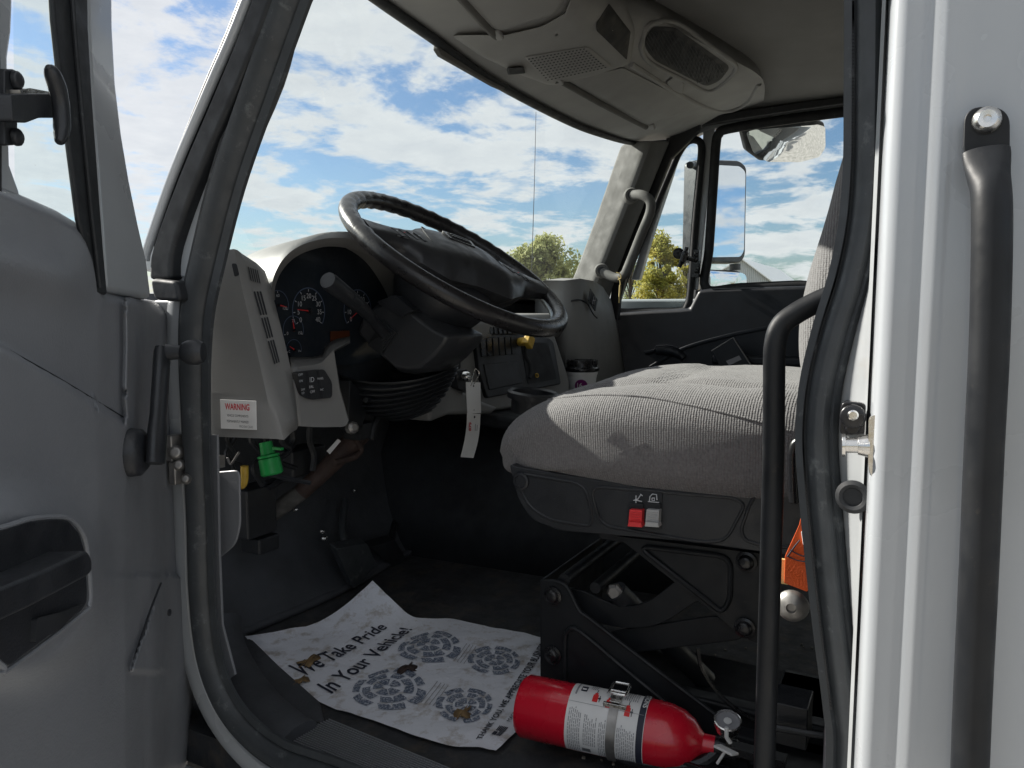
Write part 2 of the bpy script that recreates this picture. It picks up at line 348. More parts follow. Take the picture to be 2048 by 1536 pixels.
# pillar fittings
fit = MB(); pts = fillet([AX(a, c, -.004) for a, c in ((1682, 802), (1733, 806), (1735, 868), (1678, 872))], .006)
fit.prism(pts, (.015, 0, 0)); fit.prism(fillet([AX(a, c, -.008) for a, c in ((1688, 809), (1728, 812), (1729, 862), (1684, 865))], .008), (.003, 0, 0))
fit.lathe([(0, 0), (.010, 0), (.010, .003), (.007, .004), (.0, .004)], AX(1706, 833, -.008), (-1, 0, 0), 18)
fit.lathe([(0, 0), (.006, 0), (.006, .003), (.0, .003)], AX(1706, 856, -.008), (-1, 0, 0), 6)
fit.build('latch_switch', 'blackg', body, bevel=.0015)
MB().lathe([(0, 0), (.0042, 0), (.0042, .002), (.003, .003), (0, .003)], AX(1706, 830, -.0115), (-1, -.1, 0), 14).build('switch_screw', 'chrome', body)
st = MB(); a = AX(1684, 890, -.02); c = AX(1742, 892, -.018)
st.tube([a, a.lerp(c, .12)], [.0095, .0095], 16); st.tube([a.lerp(c, .1), c], .0062, 16); st.tube([a.lerp(c, .55), a.lerp(c, .95)], [.0075, .0095], 16)
st.prism(fillet([AX(q, w, -.026) for q, w in ((1737, 835), (1752, 828), (1756, 900), (1746, 960), (1736, 935))], .004), (.004, -.004, 0))
st.build('door_striker', 'chrome', body, bevel=.001)
MB().lathe([(0, 0), (.0135, 0), (.0138, .0022), (.0105, .004), (.008, .003), (.007, .001), (.0, .001)], AX(1707, 993, -.003), (-1, .12, 0), 28).build('rubber_plug', 'rubber', body)

# outside grab rail
hr = [AX(1972, 300, -.046), AX(1976, 345, -.055), AX(1983, 400, -.062), AX(1983, 520, -.064), AX(1978, 700, -.064), AX(1968, 900, -.064), AX(1957, 1150, -.064), AX(1945, 1400, -.064), AX(1936, 1640, -.064)]
hs = spline(hr, 6); n = len(hs)
rr = []
for i in range(n):
    k = min(1, i/11); k = k*k*(3-2*k); rr.append((.005+(.0122-.005)*k, .0145+(.0122-.0145)*k))
g = MB().tube(hs, rr, 28, flat=(1, 0, 0))
fl = fillet([AX(a, c, -.046) for a, c in ((1929, 212), (2020, 214), (2020, 300), (1994, 345), (1950, 345), (1926, 300))], [.016, .016, .004, .004, .004, .004], 8)
g.prism(fl, (.006, 0, 0))
rail = g.build('outer_grab_rail', 'steel', truck, bevel=.001)
bo = MB().lathe([(0, .003), (.0026, .003), (.0026, .0055), (.0058, .0058), (.0080, .0035), (.0092, 0), (0, 0)][::-1], AX(1974, 240, -.047), (-1, 0, .0), 28)
bo.build('rail_bolt', 'chrome', rail)

# ---------------- floor, toe board, tunnel
b = MB(); b.box((.95, .38, -.025), (1.84, 1.6, .05)); 
fl_o = b.build('cab_floor', 'floor', truck)
tb = MB(); rows = []
for i in range(13):
    y0 = 1.06+.26*(i/12); z = .002+(.0 if i < 1 else .62*((i-1)/11)**1.35)
    rows.append([V((x, y0+.012*math.sin(x*9), z)) for x in [.03+.06*k for k in range(16)]])
tb.grid(rows).build('toe_board', 'carpet', truck, solid=.01)
# kick panel on the left below the dash
slab('kick_panel', [(420, 945), (478, 940), (480, 1050), (470, 1090), (440, 1115), (424, 1120)], ('x', .085), (.004, .0, 0), 'trim', truck, .006, .012)
slab('kick_trim', [(422, 870), (434, 870), (438, 1100), (444, 1250), (470, 1350), (455, 1360), (425, 1280)], ('x', .045), (.004, 0, 0), 'trim', truck, .001)
slab('side_cover', [(441, 880), (600, 880), (700, 1180), (640, 1215), (560, 1262), (500, 1275), (446, 1252)], ('x', .13), (-.04, .06, 0), 'carpet', truck, .01) if False else None
# engine tunnel
tn = MB(); rows = []
for (x, z) in ((.80, -.0), (.82, .12), (.86, .24), (.92, .30), (1.0, .315), (1.5, .315), (1.6, .29), (1.66, .0)):
    rows.append([V((x+.05*(1-k/6), .42+.9*k/6 if z > .25 else .40+.92*k/6, z*(.75+.25*k/6) if z > .05 else z)) for k in range(7)])
tn.grid(rows).build('engine_cover', 'dark', truck, solid=.01)
for (a, c, y, r) in ((700, 981, 1.16, .004), (640, 1076, 1.10, .007), (582, 1019, 1.15, .004), (540, 1031, 1.14, .004), (635, 1062, 1.10, .005)):
    MB().lathe([(0, 0), (r, 0), (r*.9, .005), (r*.5, .008), (0, .008)], AY(a, c, y)-V((0, .01, 0)), (0, -1, .3), 12).build('firewall_bolt', 'chrome', truck)

# tread plate and footwell rim
tp = slab('tread_plate', [(556, 1478), (630, 1438), (905, 1545), (1000, 1700), (760, 1700)], ('z', .020), (0, 0, -.02), 'steel', truck, .004, .01)
rb = MB()
for k in range(16):
    a0 = AZ(575+k*5.5, 1476-k*2.5, .0215); a1 = AZ(575+k*5.5+330, 1476-k*2.5+135, .0215)
    rb.box((a0+a1)/2, ((a1-a0).length, .0016, .0016), rot=Matrix.Rotation(math.atan2((a1-a0).y, (a1-a0).x), 3, 'Z'))
rb.build('tread_ribs', 'trim', tp, smooth=False)
rim = [AZ(a, c, z) for a, c, z in ((448, 1240, .05), (452, 1290, .04), (480, 1350, .035), (520, 1405, .03), (570, 1450, .028), (600, 1468, .026))]
MB().tube(spline(rim, 5), [(.014, .03)]*26, 14, flat=(0, 0, 1)).build('floor_edging', 'carpet', truck)
slab('floor_ledge', [(450, 1258), (480, 1252), (560, 1330), (640, 1400), (650, 1440), (560, 1475), (480, 1390)], ('z', .012), (0, 0, -.012), 'carpet', truck, .006)
# outer step and lower body below the sill
b = MB(); b.box((.0, .35, -.34), (.06, 1.4, .58)); b.build('rocker_panel', 'white', truck, bevel=.01)

# ---------------- headliner and overhead console
def W(px, py, y): return AY(px, py, y)
fr = [V((-.02, .62, 1.10)), V((.06, .70, 1.075)), W(700, -48, .76), W(760, 0, .785), W(865, 74, .80), W(985, 160, .81), W(1130, 238, .82), W(1200, 266, .81), AX(1268, 284, 1.67), V((1.80, .76, 1.13))]
rr_ = [V((-.02, .50, 1.16)), V((.10, .56, 1.13)), AZ(960, -110, 1.10), AZ(1060, -65, 1.11), AZ(1150, 14, 1.12), AZ(1254, 124, 1.13), AZ(1330, 172, 1.145), AZ(1375, 200, 1.155), AZ(1418, 231, 1.165), V((1.80, .57, 1.19))]
tt_ = [V((-.02, .44, 1.20)), V((.10, .48, 1.20)), AZ(1020, -190, 1.19), AZ(1120, -110, 1.195), AZ(1225, -12, 1.20), AZ(1312, 36, 1.205), AZ(1400, 84, 1.205), AZ(1470, 122, 1.205), AZ(1526, 160, 1.205), V((1.80, .46, 1.20))]
frs = spline(fr, 5); rrs = spline(rr_, 5)
rows = []
for k in range(9):
    t = k/8; sag = -.012*math.sin(math.pi*t)
    rows.append([a.lerp(c, t)+V((0, 0, sag)) for a, c in zip(frs, rrs)])
top = spline(tt_, 5)
for k in range(1, 6):
    t = k/5; rows.append([a.lerp(c, t)+V((0, -.010*math.sin(math.pi*t), 0)) for a, c in zip(rrs, top)])
rows.append([p+V((0, .02, .05)) for p in top])
ln = MB().grid(rows); liner = ln.build('overhead_console', 'lining', truck, solid=.006, ang=55)
bv = BVHTree.FromPolygons([tuple(v) for v in ln.v], ln.f)
def HB(px, py, off=.003):
    d = ray(px, py).normalized(); h = bv.ray_cast(CAM, d)
    if h[0] is None: return AY(px, py, .55)
    return h[0]-d*off
hl = MB(); rows = []
for i in range(13):
    y = .60-1.04*i/12
    rows.append([V((-.03+1.9*j/12, y, 1.262-.09*abs((j-6)/6)**4)) for j in range(13)])
hl.grid(rows).build('headliner', 'cloth', truck, solid=.01)
# header band above glass, black frit and mount bulge
hf = [p+V((0, -.002, -.004)) for p in frs]
MB().tube(hf, [(.007, .012)]*len(hf), 10, flat=(0, 0, 1)).build('header_seal', 'rubber', truck)
slab('mirror_mount', [(878, 84), (990, 150), (1020, 168), (1008, 180), (990, 172), (885, 112), (876, 98)], ('y', .80), (0, .012, 0), 'pillar', liner, .003)
def patch(name, pix, m, parent, th=.006, off=.002, bevel=.002, rnd=.01, sub=1):
    pts = []
    for i, p in enumerate(pix):
        q = pix[(i+1) % len(pix)]
        for k in range(sub): pts.append(HB(p[0]+(q[0]-p[0])*k/sub, p[1]+(q[1]-p[1])*k/sub, off))
    if rnd: pts = fillet(pts, rnd)
    n = (pts[len(pts)//3]-pts[0]).cross(pts[2*len(pts)//3]-pts[0]).normalized()
    if n.dot(CAM-pts[0]) < 0: n = -n
    c = sum(pts, V())/len(pts)
    pts = [p-n*((p-c).dot(n)) for p in pts]
    return MB().prism([p+n*th for p in pts], -n*(th+.004)).build(name, m, parent, bevel=bevel)
def cpatch(name, pix, m, parent, off=.01, rim=.88, rnd=14, dense=5):
    pts = fillet([V((a, c, 0)) for a, c in pix], rnd, 4); P2 = []
    for i, p in enumerate(pts):
        q = pts[(i+1) % len(pts)]; k = max(1, int((q-p).length/18))
        for t in range(k): P2.append(p.lerp(q, t/k))
    c = sum(P2, V())/len(P2); rows = []
    for t, o in [(.02, off), (.2, off), (.4, off), (.6, off), (.75, off), (rim, off), ((rim+1)/2, off*.92), (.985, off*.6), (1.0, -.004)]:
        rows.append([HB(c.x+(p.x-c.x)*t, c.y+(p.y-c.y)*t, o) for p in P2])
    return MB().grid(rows, closed=True).build(name, m, parent, ang=50)
cpatch('console_pod', [(900, 70), (1000, 72), (1085, 52), (1140, 20), (1165, -60), (1230, -60), (1272, 60), (1262, 128), (1180, 156), (1100, 172), (1040, 150), (960, 112)], 'lining', liner, .022, .93)
cpatch('sun_visor', [(905, -20), (986, 58), (1002, 62), (1110, 28), (1140, -20), (1000, -90)], 'lining', liner, .014, .95, 8)
cpatch('sun_visor', [(1133, 160), (1246, 134), (1402, 214), (1298, 250)], 'lining', liner, .014, .94, 8)
for pp in (((900, -30), (930, 4), (986, 66), (1000, 72)), ((1112, 160), (1126, 164), (1200, 206), (1292, 254))):
    MB().tube(spline([HB(a, c, .008) for a, c in pp], 5), .0075, 10).build('visor_rod', 'pillar', liner)
for (a, c) in ((996, 68), (1118, 160), (1304, 252)):
    p = HB(a, c, .014); MB().box(p, (.026, .014, .010), rot=Matrix.Rotation(rad(20), 3, 'Y')).build('visor_clip', 'lining', liner, bevel=.003)
cpatch('console_button', [(1013, 136), (1048, 133), (1051, 147), (1016, 150)], 'dark', liner, .042, .8, 3)
cpatch('speaker_panel', [(1046, 114), (1176, 92), (1228, 134), (1100, 166)], 'lining', liner, .026, .96, 8)
for i in range(0):
    pass
gr = MB()
for i in range(16):
    for j in range(10):
        u, v = i/15, j/9
        A0, B0, C0, D0 = V((1058, 118)), V((1168, 98)), V((1211, 135)), V((1096, 160))
        q = A0.lerp(B0, u).lerp(D0.lerp(C0, u), v)
        p = HB(q.x, q.y, .0275); gr.lathe([(0, 0), (.0020, 0), (.0020, .0006), (0, .0006)], p, V((0, -.15, -1)), 8)
gr.build('speaker_grille', 'dark', liner)
cpatch('cubby_shade_patch', [(1218, 6), (1192, 46), (1193, 62), (1254, 121), (1262, 64)], 'dark', liner, .025, .97, 3)  # flat dark patch, its colour stands in for shade inside the cubby
net = cpatch('net_pocket_shade', [(1290, 74), (1306, 52), (1350, 54), (1462, 134), (1440, 163), (1413, 174), (1377, 156), (1310, 122), (1290, 98)], 'dark', liner, .004, .97, 10)  # dark sheet behind the net, painting the shade of the pocket hollow
MB().tube(spline([HB(a, c, .002) for a, c in ((1284, 78), (1300, 48), (1352, 46), (1420, 92), (1472, 132), (1448, 166), (1413, 182), (1372, 162), (1304, 128), (1284, 102))], 5, True), .006, 10, closed=True).build('net_frame', 'lining', liner)
nm = MB()
def okp(x, y):
    if not (1292 < x < 1456): return False
    return y > 56+max(0, x-1335)*.68 and y < min(100+(x-1290)*.66, 172) and y < 172-(x-1413)*.6
for k in range(30):
    for s_ in (0, 1):
        a0 = 1262+k*7.4; prev = None
        for q in range(15):
            t = q/14; yy = 46+130*t; xx = (a0+(52 if s_ else 0)+(-60 if s_ else 60)*t)+t*20
            if okp(xx, yy):
                p = HB(xx, yy, .0085)
                if prev: nm.tube([prev, p], .0008, 4, caps=False)
                prev = p
            else: prev = None
nm.build('storage_net', 'rubberg', liner)
cpatch('console_clip', [(1331, 165), (1350, 152), (1369, 166), (1366, 188), (1352, 186)], 'lining', liner, .016, .8, 4)
MB().tube(spline([HB(a, c, .000) for a, c in ((1262, 128), (1300, 152), (1345, 180), (1400, 210), (1450, 222), (1492, 206), (1518, 168))], 5), .007, 8).build('console_lip', 'lining', liner)

# ---------------- windshield
ws = MB(); rows = []
bt = [V((.10, .97, .62)), V((.35, 1.14, .60)), V((.7, 1.24, .60)), V((1.1, 1.24, .60)), V((1.5, 1.14, .62)), AX(1172, 570, 1.72)]
tpp = [V((.05, .70, 1.09)), W(760, -6, .79), W(865, 70, .805), W(1000, 158, .815), W(1150, 244, .82), AX(1275, 282, 1.68)]
bs, ts = spline(bt, 5), spline(tpp, 5)
ws.grid([bs, [a.lerp(c, .5) for a, c in zip(bs, ts)], ts]).build('windshield', 'glass', truck)

# ---------------- passenger side
PX = 1.80
def PS(a, c, x=PX): return AX(a, c, x)
# front pillar trim (rounded)
L0 = [PS(a, c, 1.66) for a, c in ((1270, 284), (1258, 315), (1225, 410), (1190, 505), (1168, 560), (1150, 600))]
Lm = [PS(a, c, 1.64) for a, c in ((1302, 284), (1290, 315), (1254, 410), (1216, 505), (1192, 565), (1178, 600))]
Lr = [PS(a, c, 1.72) for a, c in ((1340, 282), (1322, 325), (1284, 420), (1246, 515), (1224, 580), (1214, 620))]
rows = []
for a, m_, c in zip(spline(L0, 4), spline(Lm, 4), spline(Lr, 4)):
    rows.append([a+V((.02, .05, 0)), a, a.lerp(m_, .5)+V((-.012, -.012, 0)), m_+V((-.012, -.006, 0)), m_.lerp(c, .5)+V((-.012, -.01, 0)), c, c+V((.03, .02, 0))])
pil = MB().grid(rows).build('passenger_pillar', 'pillar', truck, solid=.004, sub=1, ang=80)
slab('pillar_gap', [(1345, 262), (1400, 240), (1398, 262), (1342, 318), (1300, 420), (1262, 520), (1240, 600), (1236, 640), (1212, 640), (1226, 560), (1284, 408), (1322, 310)], ('x', 1.735), (.02, 0, 0), 'black', truck, .004)
# passenger grab handle
gh = spline([PS(a, c, x) for a, c, x in ((1262, 390, 1.60), (1284, 390, 1.575), (1300, 402, 1.57), (1300, 425, 1.57), (1282, 470, 1.57), (1258, 530, 1.57), (1248, 550, 1.575), (1232, 556, 1.585), (1203, 543, 1.60))], 6)
g = MB().tube(gh, [(.011, .0145)]*len(gh), 14, flat=(1, 0, 0))
for (a, c) in ((1263, 391), (1203, 542)):
    g.lathe([(0, -.035), (.022, -.035), (.024, 0), (.020, .008), (0.012, .009), (.011, .002), (0, .002)], PS(a, c, 1.60), (-1, -.5, 0), 20)
gho = g.build('passenger_grab_handle', 'pillar', truck)
for (a, c) in ((1262, 390), (1202, 541)): MB().disc(PS(a, c, 1.595), (-1, -.5, 0), .0115, 18, th=.004).build('bolt_hole_shade', 'dark', gho)  # dark discs paint the shade down the bolt holes
# roof rail + door frame white, rubbers
def band(name, up, lo, x, th, m, parent, bevel=.003):
    return MB().prism(spline([PS(a, c, x) for a, c in up], 4)+spline([PS(a, c, x) for a, c in lo], 4)[::-1], (th, 0, 0)).build(name, m, parent, bevel=bevel)
band('roof_rail_seal', [(1330, 272), (1362, 246), (1420, 232), (1560, 210), (1720, 188), (1900, 160)], [(1336, 292), (1375, 258), (1425, 246), (1565, 224), (1722, 202), (1900, 176)], 1.755, .03, 'rubber', truck)
pd = MB()
# one frame made of strips: outer top, leading edge, divider
pd.prism(spline([PS(a, c, PX) for a, c in ((1262, 560), (1290, 470), (1325, 370), (1345, 310), (1372, 272), (1425, 246), (1565, 224), (1722, 202), (1900, 176))], 4)+spline([PS(a, c, PX) for a, c in ((1278, 560), (1304, 470), (1337, 370), (1357, 312), (1384, 278), (1428, 258), (1568, 236), (1724, 214), (1900, 190))], 4)[::-1], (.03, 0, 0))
pd.prism([PS(a, c, PX+.002) for a, c in ((1406, 262), (1430, 255), (1412, 430), (1396, 580), (1380, 580), (1396, 430))], (.03, 0, 0))
pdo = MB()
pax = thing('x', (0, 0, 0), 'x', 'x'); bpy.data.objects.remove(pax)
fo = pd.build('passenger_door', 'white', truck, bevel=.004)
# lower trim of passenger door
sk_ = MB(); sk_.box((1.875, .55, -.1), (.03, 1.5, 1.45)); sk_.build('door_skin', 'white', fo, bevel=.01)
lo = MB(); lo.prism([PS(a, c, 1.765) for a, c in ((1226, 626), (1300, 621), (1360, 618), (1378, 616), (1386, 600), (1396, 580), (1420, 577), (1720, 568), (1900, 560), (1900, 1060), (1226, 1060))], (.03, 0, 0)); lo.build('door_panel', 'paxdoor', fo, bevel=.012, segs=4)
MB().tube(spline([PS(a, c, 1.762) for a, c in ((1300, 735), (1360, 700), (1430, 678), (1520, 658), (1610, 645), (1720, 632))], 5), [(.004, .006)]*26, 8, flat=(1, 0, 0)).build('panel_ridge', 'paxdoor', fo)
MB().tube(spline([PS(a, c, 1.76) for a, c in ((1290, 706), (1320, 700), (1350, 704), (1368, 716))], 5), [.006, .016, .018, .016, .012], 10).build('pull_handle', 'paxdoor', fo)
MB().box((PS(1560, 722, 1.74)), (.05, .40, .03)).build('armrest', 'paxdoor', fo, bevel=.01)
def frame_tube(name, pix, x, r, parent, closed=True, m='rubber'):
    return MB().tube(spline([PS(a, c, x) for a, c in pix], 5, closed), [r]*(len(pix)*5+(0 if closed else -4)), 10, closed=closed, flat=(1, 0, 0)).build(name, m, parent)
vent = [(1234, 622), (1236, 600), (1262, 530), (1300, 440), (1340, 345), (1358, 305), (1374, 284), (1392, 280), (1403, 292), (1400, 340), (1390, 450), (1381, 580), (1374, 612), (1362, 621), (1300, 622)]
frame_tube('vent_rubber', vent, 1.795, (.010, .012), fo)
win = [(1412, 576), (1418, 500), (1426, 380), (1432, 290), (1438, 268), (1456, 258), (1560, 241), (1720, 220), (1850, 205), (1850, 562), (1600, 570), (1480, 575)]
frame_tube('window_rubber', win, 1.797, (.010, .015), fo)
MB().poly([PS(a, c, 1.812) for a, c in vent]).build('vent_glass', 'vglass', fo)
MB().poly([PS(a, c, 1.812) for a, c in win]).build('window_glass', 'glass', fo)
lt = MB(); lt.box(PS(1392, 527, 1.775), (.02, .022, .085)); lt.tube([PS(1392, 520, 1.765), PS(1374, 516, 1.74)], .008, 8)
lt.tube(spline([PS(a, c, 1.735) for a, c in ((1374, 494), (1371, 505), (1366, 520), (1358, 534))], 4), [.006, .011, .010, .007], 10)
lt.lathe([(0, 0), (.018, 0), (.018, .006), (.012, .008), (0, .006)], PS(1357, 507, 1.80), (-1, -.3, 0), 18)
for c in (510, 542): lt.disc(PS(1393, c, 1.762), (-1, 0, 0), .007, 12, th=.004)
lt.build('vent_latch', 'blackg', fo)

# outside mirrors on the passenger side
mn = V((-.42, -.90, .04)).normalized()
mc = AX(1450, 420, 2.12)
def mirror(name, pix, p0, n, th, r=.018, gl=.012, curve=0):
    pts = fillet([AP(a, c, p0, n) for a, c in pix], r)
    o = MB().prism(pts, -n*th).build(name, 'black', truck, bevel=.006)
    c = sum(pts, V())/len(pts); inner = [c+(p-c)*(1-gl/((p-c).length)) + n*.002 for p in pts]
    if not curve: MB().prism(inner, n*.001).build('mirror_glass', 'mirror', o)
    else:
        rows = [[c+n*(.004+curve)]*len(inner)]
        R = max((p-c).length for p in inner)
        for k in range(1, 13):
            t = k/12; rows.append([c+(p-c)*t+n*(.004+curve*(1-((p-c).length*t/R)**2)) for p in inner])
        MB().grid(rows, closed=True).build('mirror_glass', 'mirror', o, ang=80)
    return o
mirror('flat_mirror', [(1395, 318), (1480, 321), (1494, 334), (1491, 512), (1482, 526), (1390, 524)], mc, mn, .06, gl=.022)
mirror('spot_mirror', [(1395, 538), (1478, 541), (1489, 550), (1489, 584), (1480, 600), (1392, 600)], mc, V((-.5, -.86, .0)).normalized(), .05, curve=.02)
mirror('convex_mirror', [(1484, 262), (1500, 254), (1632, 238), (1650, 246), (1652, 292), (1640, 312), (1590, 323), (1520, 322), (1494, 303)], AX(1570, 280, 2.0), V((-.58, -.62, -.52)).normalized(), .03, curve=.03, r=.01)
ma = MB(); ma.tube([AX(1470, 528, 2.16), AX(1470, 540, 2.16)], .02, 10); ma.build('mirror_arm', 'black', truck); ma = MB(); ma.tube([AX(1400, 330, 2.17), AX(1380, 330, 1.9)], .012, 10); ma.build('mirror_arm', 'black', truck); ma = MB(); ma.tube([AX(1568, 246, 2.03), V((1.9, AX(1568, 246, 2.03).y+.02, 1.22))], .009, 10)
ma.build('mirror_arm', 'black', truck)

# antenna
MB().tube([AY(1062, 570, 1.75), AY(1064, 520, 1.75), AY(1069, 360, 1.75), AY(1072, 224, 1.75)], [.0022, .002, .0016, .0012], 8).build('antenna', 'steel', truck)

# ================================================================ DASHBOARD
b = MB()
def col(pix, x): return spline([AX(a, c, x) for a, c in pix], 5)
c00 = [p+V((.0, .12, 0)) for p in col([(455, 500), (425, 620), (416, 730), (421, 872)], .10)]
c0 = col([(459, 499), (428, 620), (418, 730), (423, 873)], .098)
c1 = col([(468, 498), (485, 580), (520, 730), (552, 878)], .100)
c15 = col([(475, 500), (494, 580), (529, 730), (568, 880)], .106)
c2 = col([(485, 508), (505, 580), (540, 730), (582, 866)], .122)
c3 = col([(530, 542), (548, 600), (582, 740), (597, 850)], .165)
c4 = [p+V((.012, .03, 0)) for p in c3]
b.grid([c00, c0, c1, c15, c2, c2[0:1]*0+[a.lerp(c, .5)+V((0, -.004, 0)) for a, c in zip(c2, c3)], c3, c4])
# underside of the end cap
b.grid([[c[-1] for c in (c00, c0, c1, c15, c2, c3, c4)], [c[-1]+V((.01, .15, .03)) for c in (c00, c0, c1, c15, c2, c3, c4)]])
b.grid([[c[0] for c in (c00, c0, c1, c15, c2, c3, c4)], [c[0]+V((.02, .16, -.02)) for c in (c00, c0, c1, c15, c2, c3, c4)]])
dash = b.build('dashboard', 'dash', truck, solid=.004, ang=50)
# binnacle hood
inner = [(548, 598), (549, 570), (562, 540), (585, 515), (615, 500), (655, 491), (700, 496), (742, 512), (775, 538), (800, 575), (815, 640)]
outer = [(536, 612), (541, 560), (556, 520), (586, 488), (634, 468), (690, 463), (738, 472), (782, 500), (812, 540), (836, 590), (850, 650)]
mid = [((a[0]*.45+c[0]*.55), (a[1]*.45+c[1]*.55)) for a, c in zip(inner, outer)]
ri = spline([AY(a, c, .925) for a, c in inner], 4); rm0 = spline([AY(a+2, c+2, .87) for a, c in inner], 4); rm = spline([AY(a, c, .855) for a, c in mid], 4); ro = spline([AY(a, c, .865) for a, c in outer], 4)
rb_ = [p+V((0, .10, -.016)) for p in ro]; rb2 = [p+V((0, .33, -.10)) for p in ro]
MB().grid([ri, rm0, rm, ro, rb_, rb2]).build('cluster_hood', 'dash', dash, solid=.004, ang=60)
# lower cluster surround and knee panel
b = MB()
r0 = [AY(a, c, .87) for a, c in ((582, 722), (638, 718), (654, 702), (668, 690), (700, 682))]
r1 = [AY(a, c, .84) for a, c in ((584, 736), (636, 728), (652, 716), (662, 706), (668, 700))]
r2 = [AY(a, c, .835) for a, c in ((592, 790), (620, 790), (650, 788), (670, 782), (680, 776))]
r3 = [AY(a, c, .825) for a, c in ((596, 852), (630, 854), (670, 854), (690, 852), (698, 840))]
r4 = [p+V((0, .12, .01)) for p in r3]
rm1 = [AY(a, c, .90) for a, c in ((580, 714), (636, 712), (650, 694), (668, 680), (700, 672))]
b.grid([spline(r, 4) for r in (rm1, r0, r1, r2, r3, r4)]).build('knee_panel', 'dash', dash, solid=.004, ang=60)
# instrument face
face = [AY(a, c, .93) for a, c in ((545, 610), (546, 560), (575, 510), (655, 484), (742, 505), (800, 560), (830, 700), (700, 730), (590, 730), (565, 670))]
MB().prism(face, (0, .01, 0)).build('instrument_face', 'clglass', dash)
def gauge(a, c, r, labels, a0, a1, needle, name='gauge'):
    g = MB(); p = AY(a, c, .927); ex, ez = V((1, 0, 0)), V((0, 0, 1)); n = V((0, -1, 0))
    N_ = 30
    for k in range(N_):
        t0, t1 = a0+(a1-a0)*k/N_, a0+(a1-a0)*(k+1)/N_
        q = [(r, t0), (r, t1), (r*.95, t1), (r*.95, t0)]
        g.poly([p+ex*(rr*math.sin(t))+ez*(rr*math.cos(t)) for rr, t in q], 2)
    for i, l in enumerate(labels):
        t = a0+(a1-a0)*i/max(1, len(labels)-1)
        for w, ro_, ri_ in ((.05, r*.93, r*.82),):
            d = ex*math.sin(t)+ez*math.cos(t); s_ = ex*math.cos(t)-ez*math.sin(t)
            g.poly([p+d*ro_+s_*.0006, p+d*ro_-s_*.0006, p+d*ri_-s_*.0006, p+d*ri_+s_*.0006], 0)
        g.text(l, r*.30, p+(ex*math.sin(t)+ez*math.cos(t))*r*.64-ez*r*.1, ex, ez, 0, 'CENTER', off=.0005)
    d = ex*math.sin(needle)+ez*math.cos(needle); s_ = ex*math.cos(needle)-ez*math.sin(needle)
    g.poly([p-d*r*.1+s_*.0014+n*.002, p+d*r*.75+s_*.0004+n*.002, p+d*r*.75-s_*.0004+n*.002, p-d*r*.1-s_*.0014+n*.002], 1)
    g.disc(p+n*.001, n, r*.10, 14, 3, .002)
    g.build(name, ['whitemark', 'redmark', 'bluemark', 'blackg'], dash, smooth=False, recalc=False)
gauge(618, 622, .040, ['0', '5', '10', '15', '20', '25', '30', '35', '40'], rad(-125), rad(125), rad(-85))
gauge(556, 610, .024, ['0', '60', '120'], rad(-110), rad(110), rad(100))
gauge(587, 660, .024, ['0', '75', '150'], rad(-110), rad(110), rad(-10))
gauge(588, 700, .018, ['C', 'H'], rad(-100), rad(100), rad(-60))
gauge(716, 622, .040, ['0', '10', '20', '30', '40', '50', '60', '70', '80'], rad(-125), rad(125), rad(-120))
w = MB(); w.box(AY(680, 672, .925), (.05, .002, .018)); w.build('display', mat('amber_display', (.10, .03, .012), .3), dash)
# end cap details (vents, label, slot)
cb = BVHTree.FromPolygons([tuple(v) for v in MB().grid([c0, c1, c15, c2, [a.lerp(c, .5)+V((0, -.004, 0)) for a, c in zip(c2, c3)], c3]).v], MB().grid([c0, c1, c15, c2, [a.lerp(c, .5) for a, c in zip(c2, c3)], c3]).f)
def HC(px, py, off=.002):
    d = ray(px, py).normalized(); h = cb.ray_cast(CAM, d)
    return (h[0] if h[0] is not None else AX(px, py, .14))-d*off
vb = MB()
def quad(mb, q, off=.002, m=0, th=.003):
    pts = [HC(a, c, off) for a, c in q]; pts = fillet(pts, .003, 3); n = (CAM-pts[0]).normalized()
    mb.prism(pts, -n*th, m)
quad(vb, [(504, 578), (523, 578), (562, 728), (549, 734)], .001)
for (u0, u1) in ((.03, .34), (.37, .64), (.67, .97)):
    for s_ in (.08, .40, .72):
        def vp(u, s): 
            A0, B0, C0, D0 = V((504, 578)), V((523, 578)), V((562, 728)), V((549, 734)); q = A0.lerp(B0, s).lerp(D0.lerp(C0, s), u); return (q.x, q.y)
        quad(vb, [vp(u0, s_), vp(u0, s_+.2), vp(u1, s_+.2), vp(u1, s_)], .0035, 1, .004)
vb.build('air_vent', ['dash', 'dark'], dash, bevel=.0006)
vb = MB(); quad(vb, [(494, 530), (512, 538), (524, 570), (502, 562)], .001)
for k in range(5):
    x = 496+k*4.4; quad(vb, [(x, 533+k*1.6), (x+2, 534+k*1.6), (x+7.5, 562+k*1.3), (x+5.5, 561+k*1.3)], .0035, 1, .004)
vb.build('air_vent', ['dash', 'dark'], dash, bevel=.0006)
vb = MB(); quad(vb, [(463, 527), (473, 527), (479, 550), (469, 554)], .0008); vb.build('cap_slot', 'dark', dash)
wl = MB(); pq = [AX(a, c, .0955) for a, c in ((440, 799), (511, 802), (512, 860), (442, 857))]
wl.prism(pq, (.0015, 0, 0))
wx = (pq[0]-pq[1]).length; ex, ey = (pq[1]-pq[0]).normalized(), (pq[0]-pq[3]).normalized()
def wt(s, size, u, v, m, al='CENTER', sx=1, bold=0): wl.text(s, size, pq[3]+(pq[2]-pq[3])*u+(pq[0]-pq[3])*v+V((-.0006, 0, 0)), ex, ey, m, al, sx=sx, bold=bold)
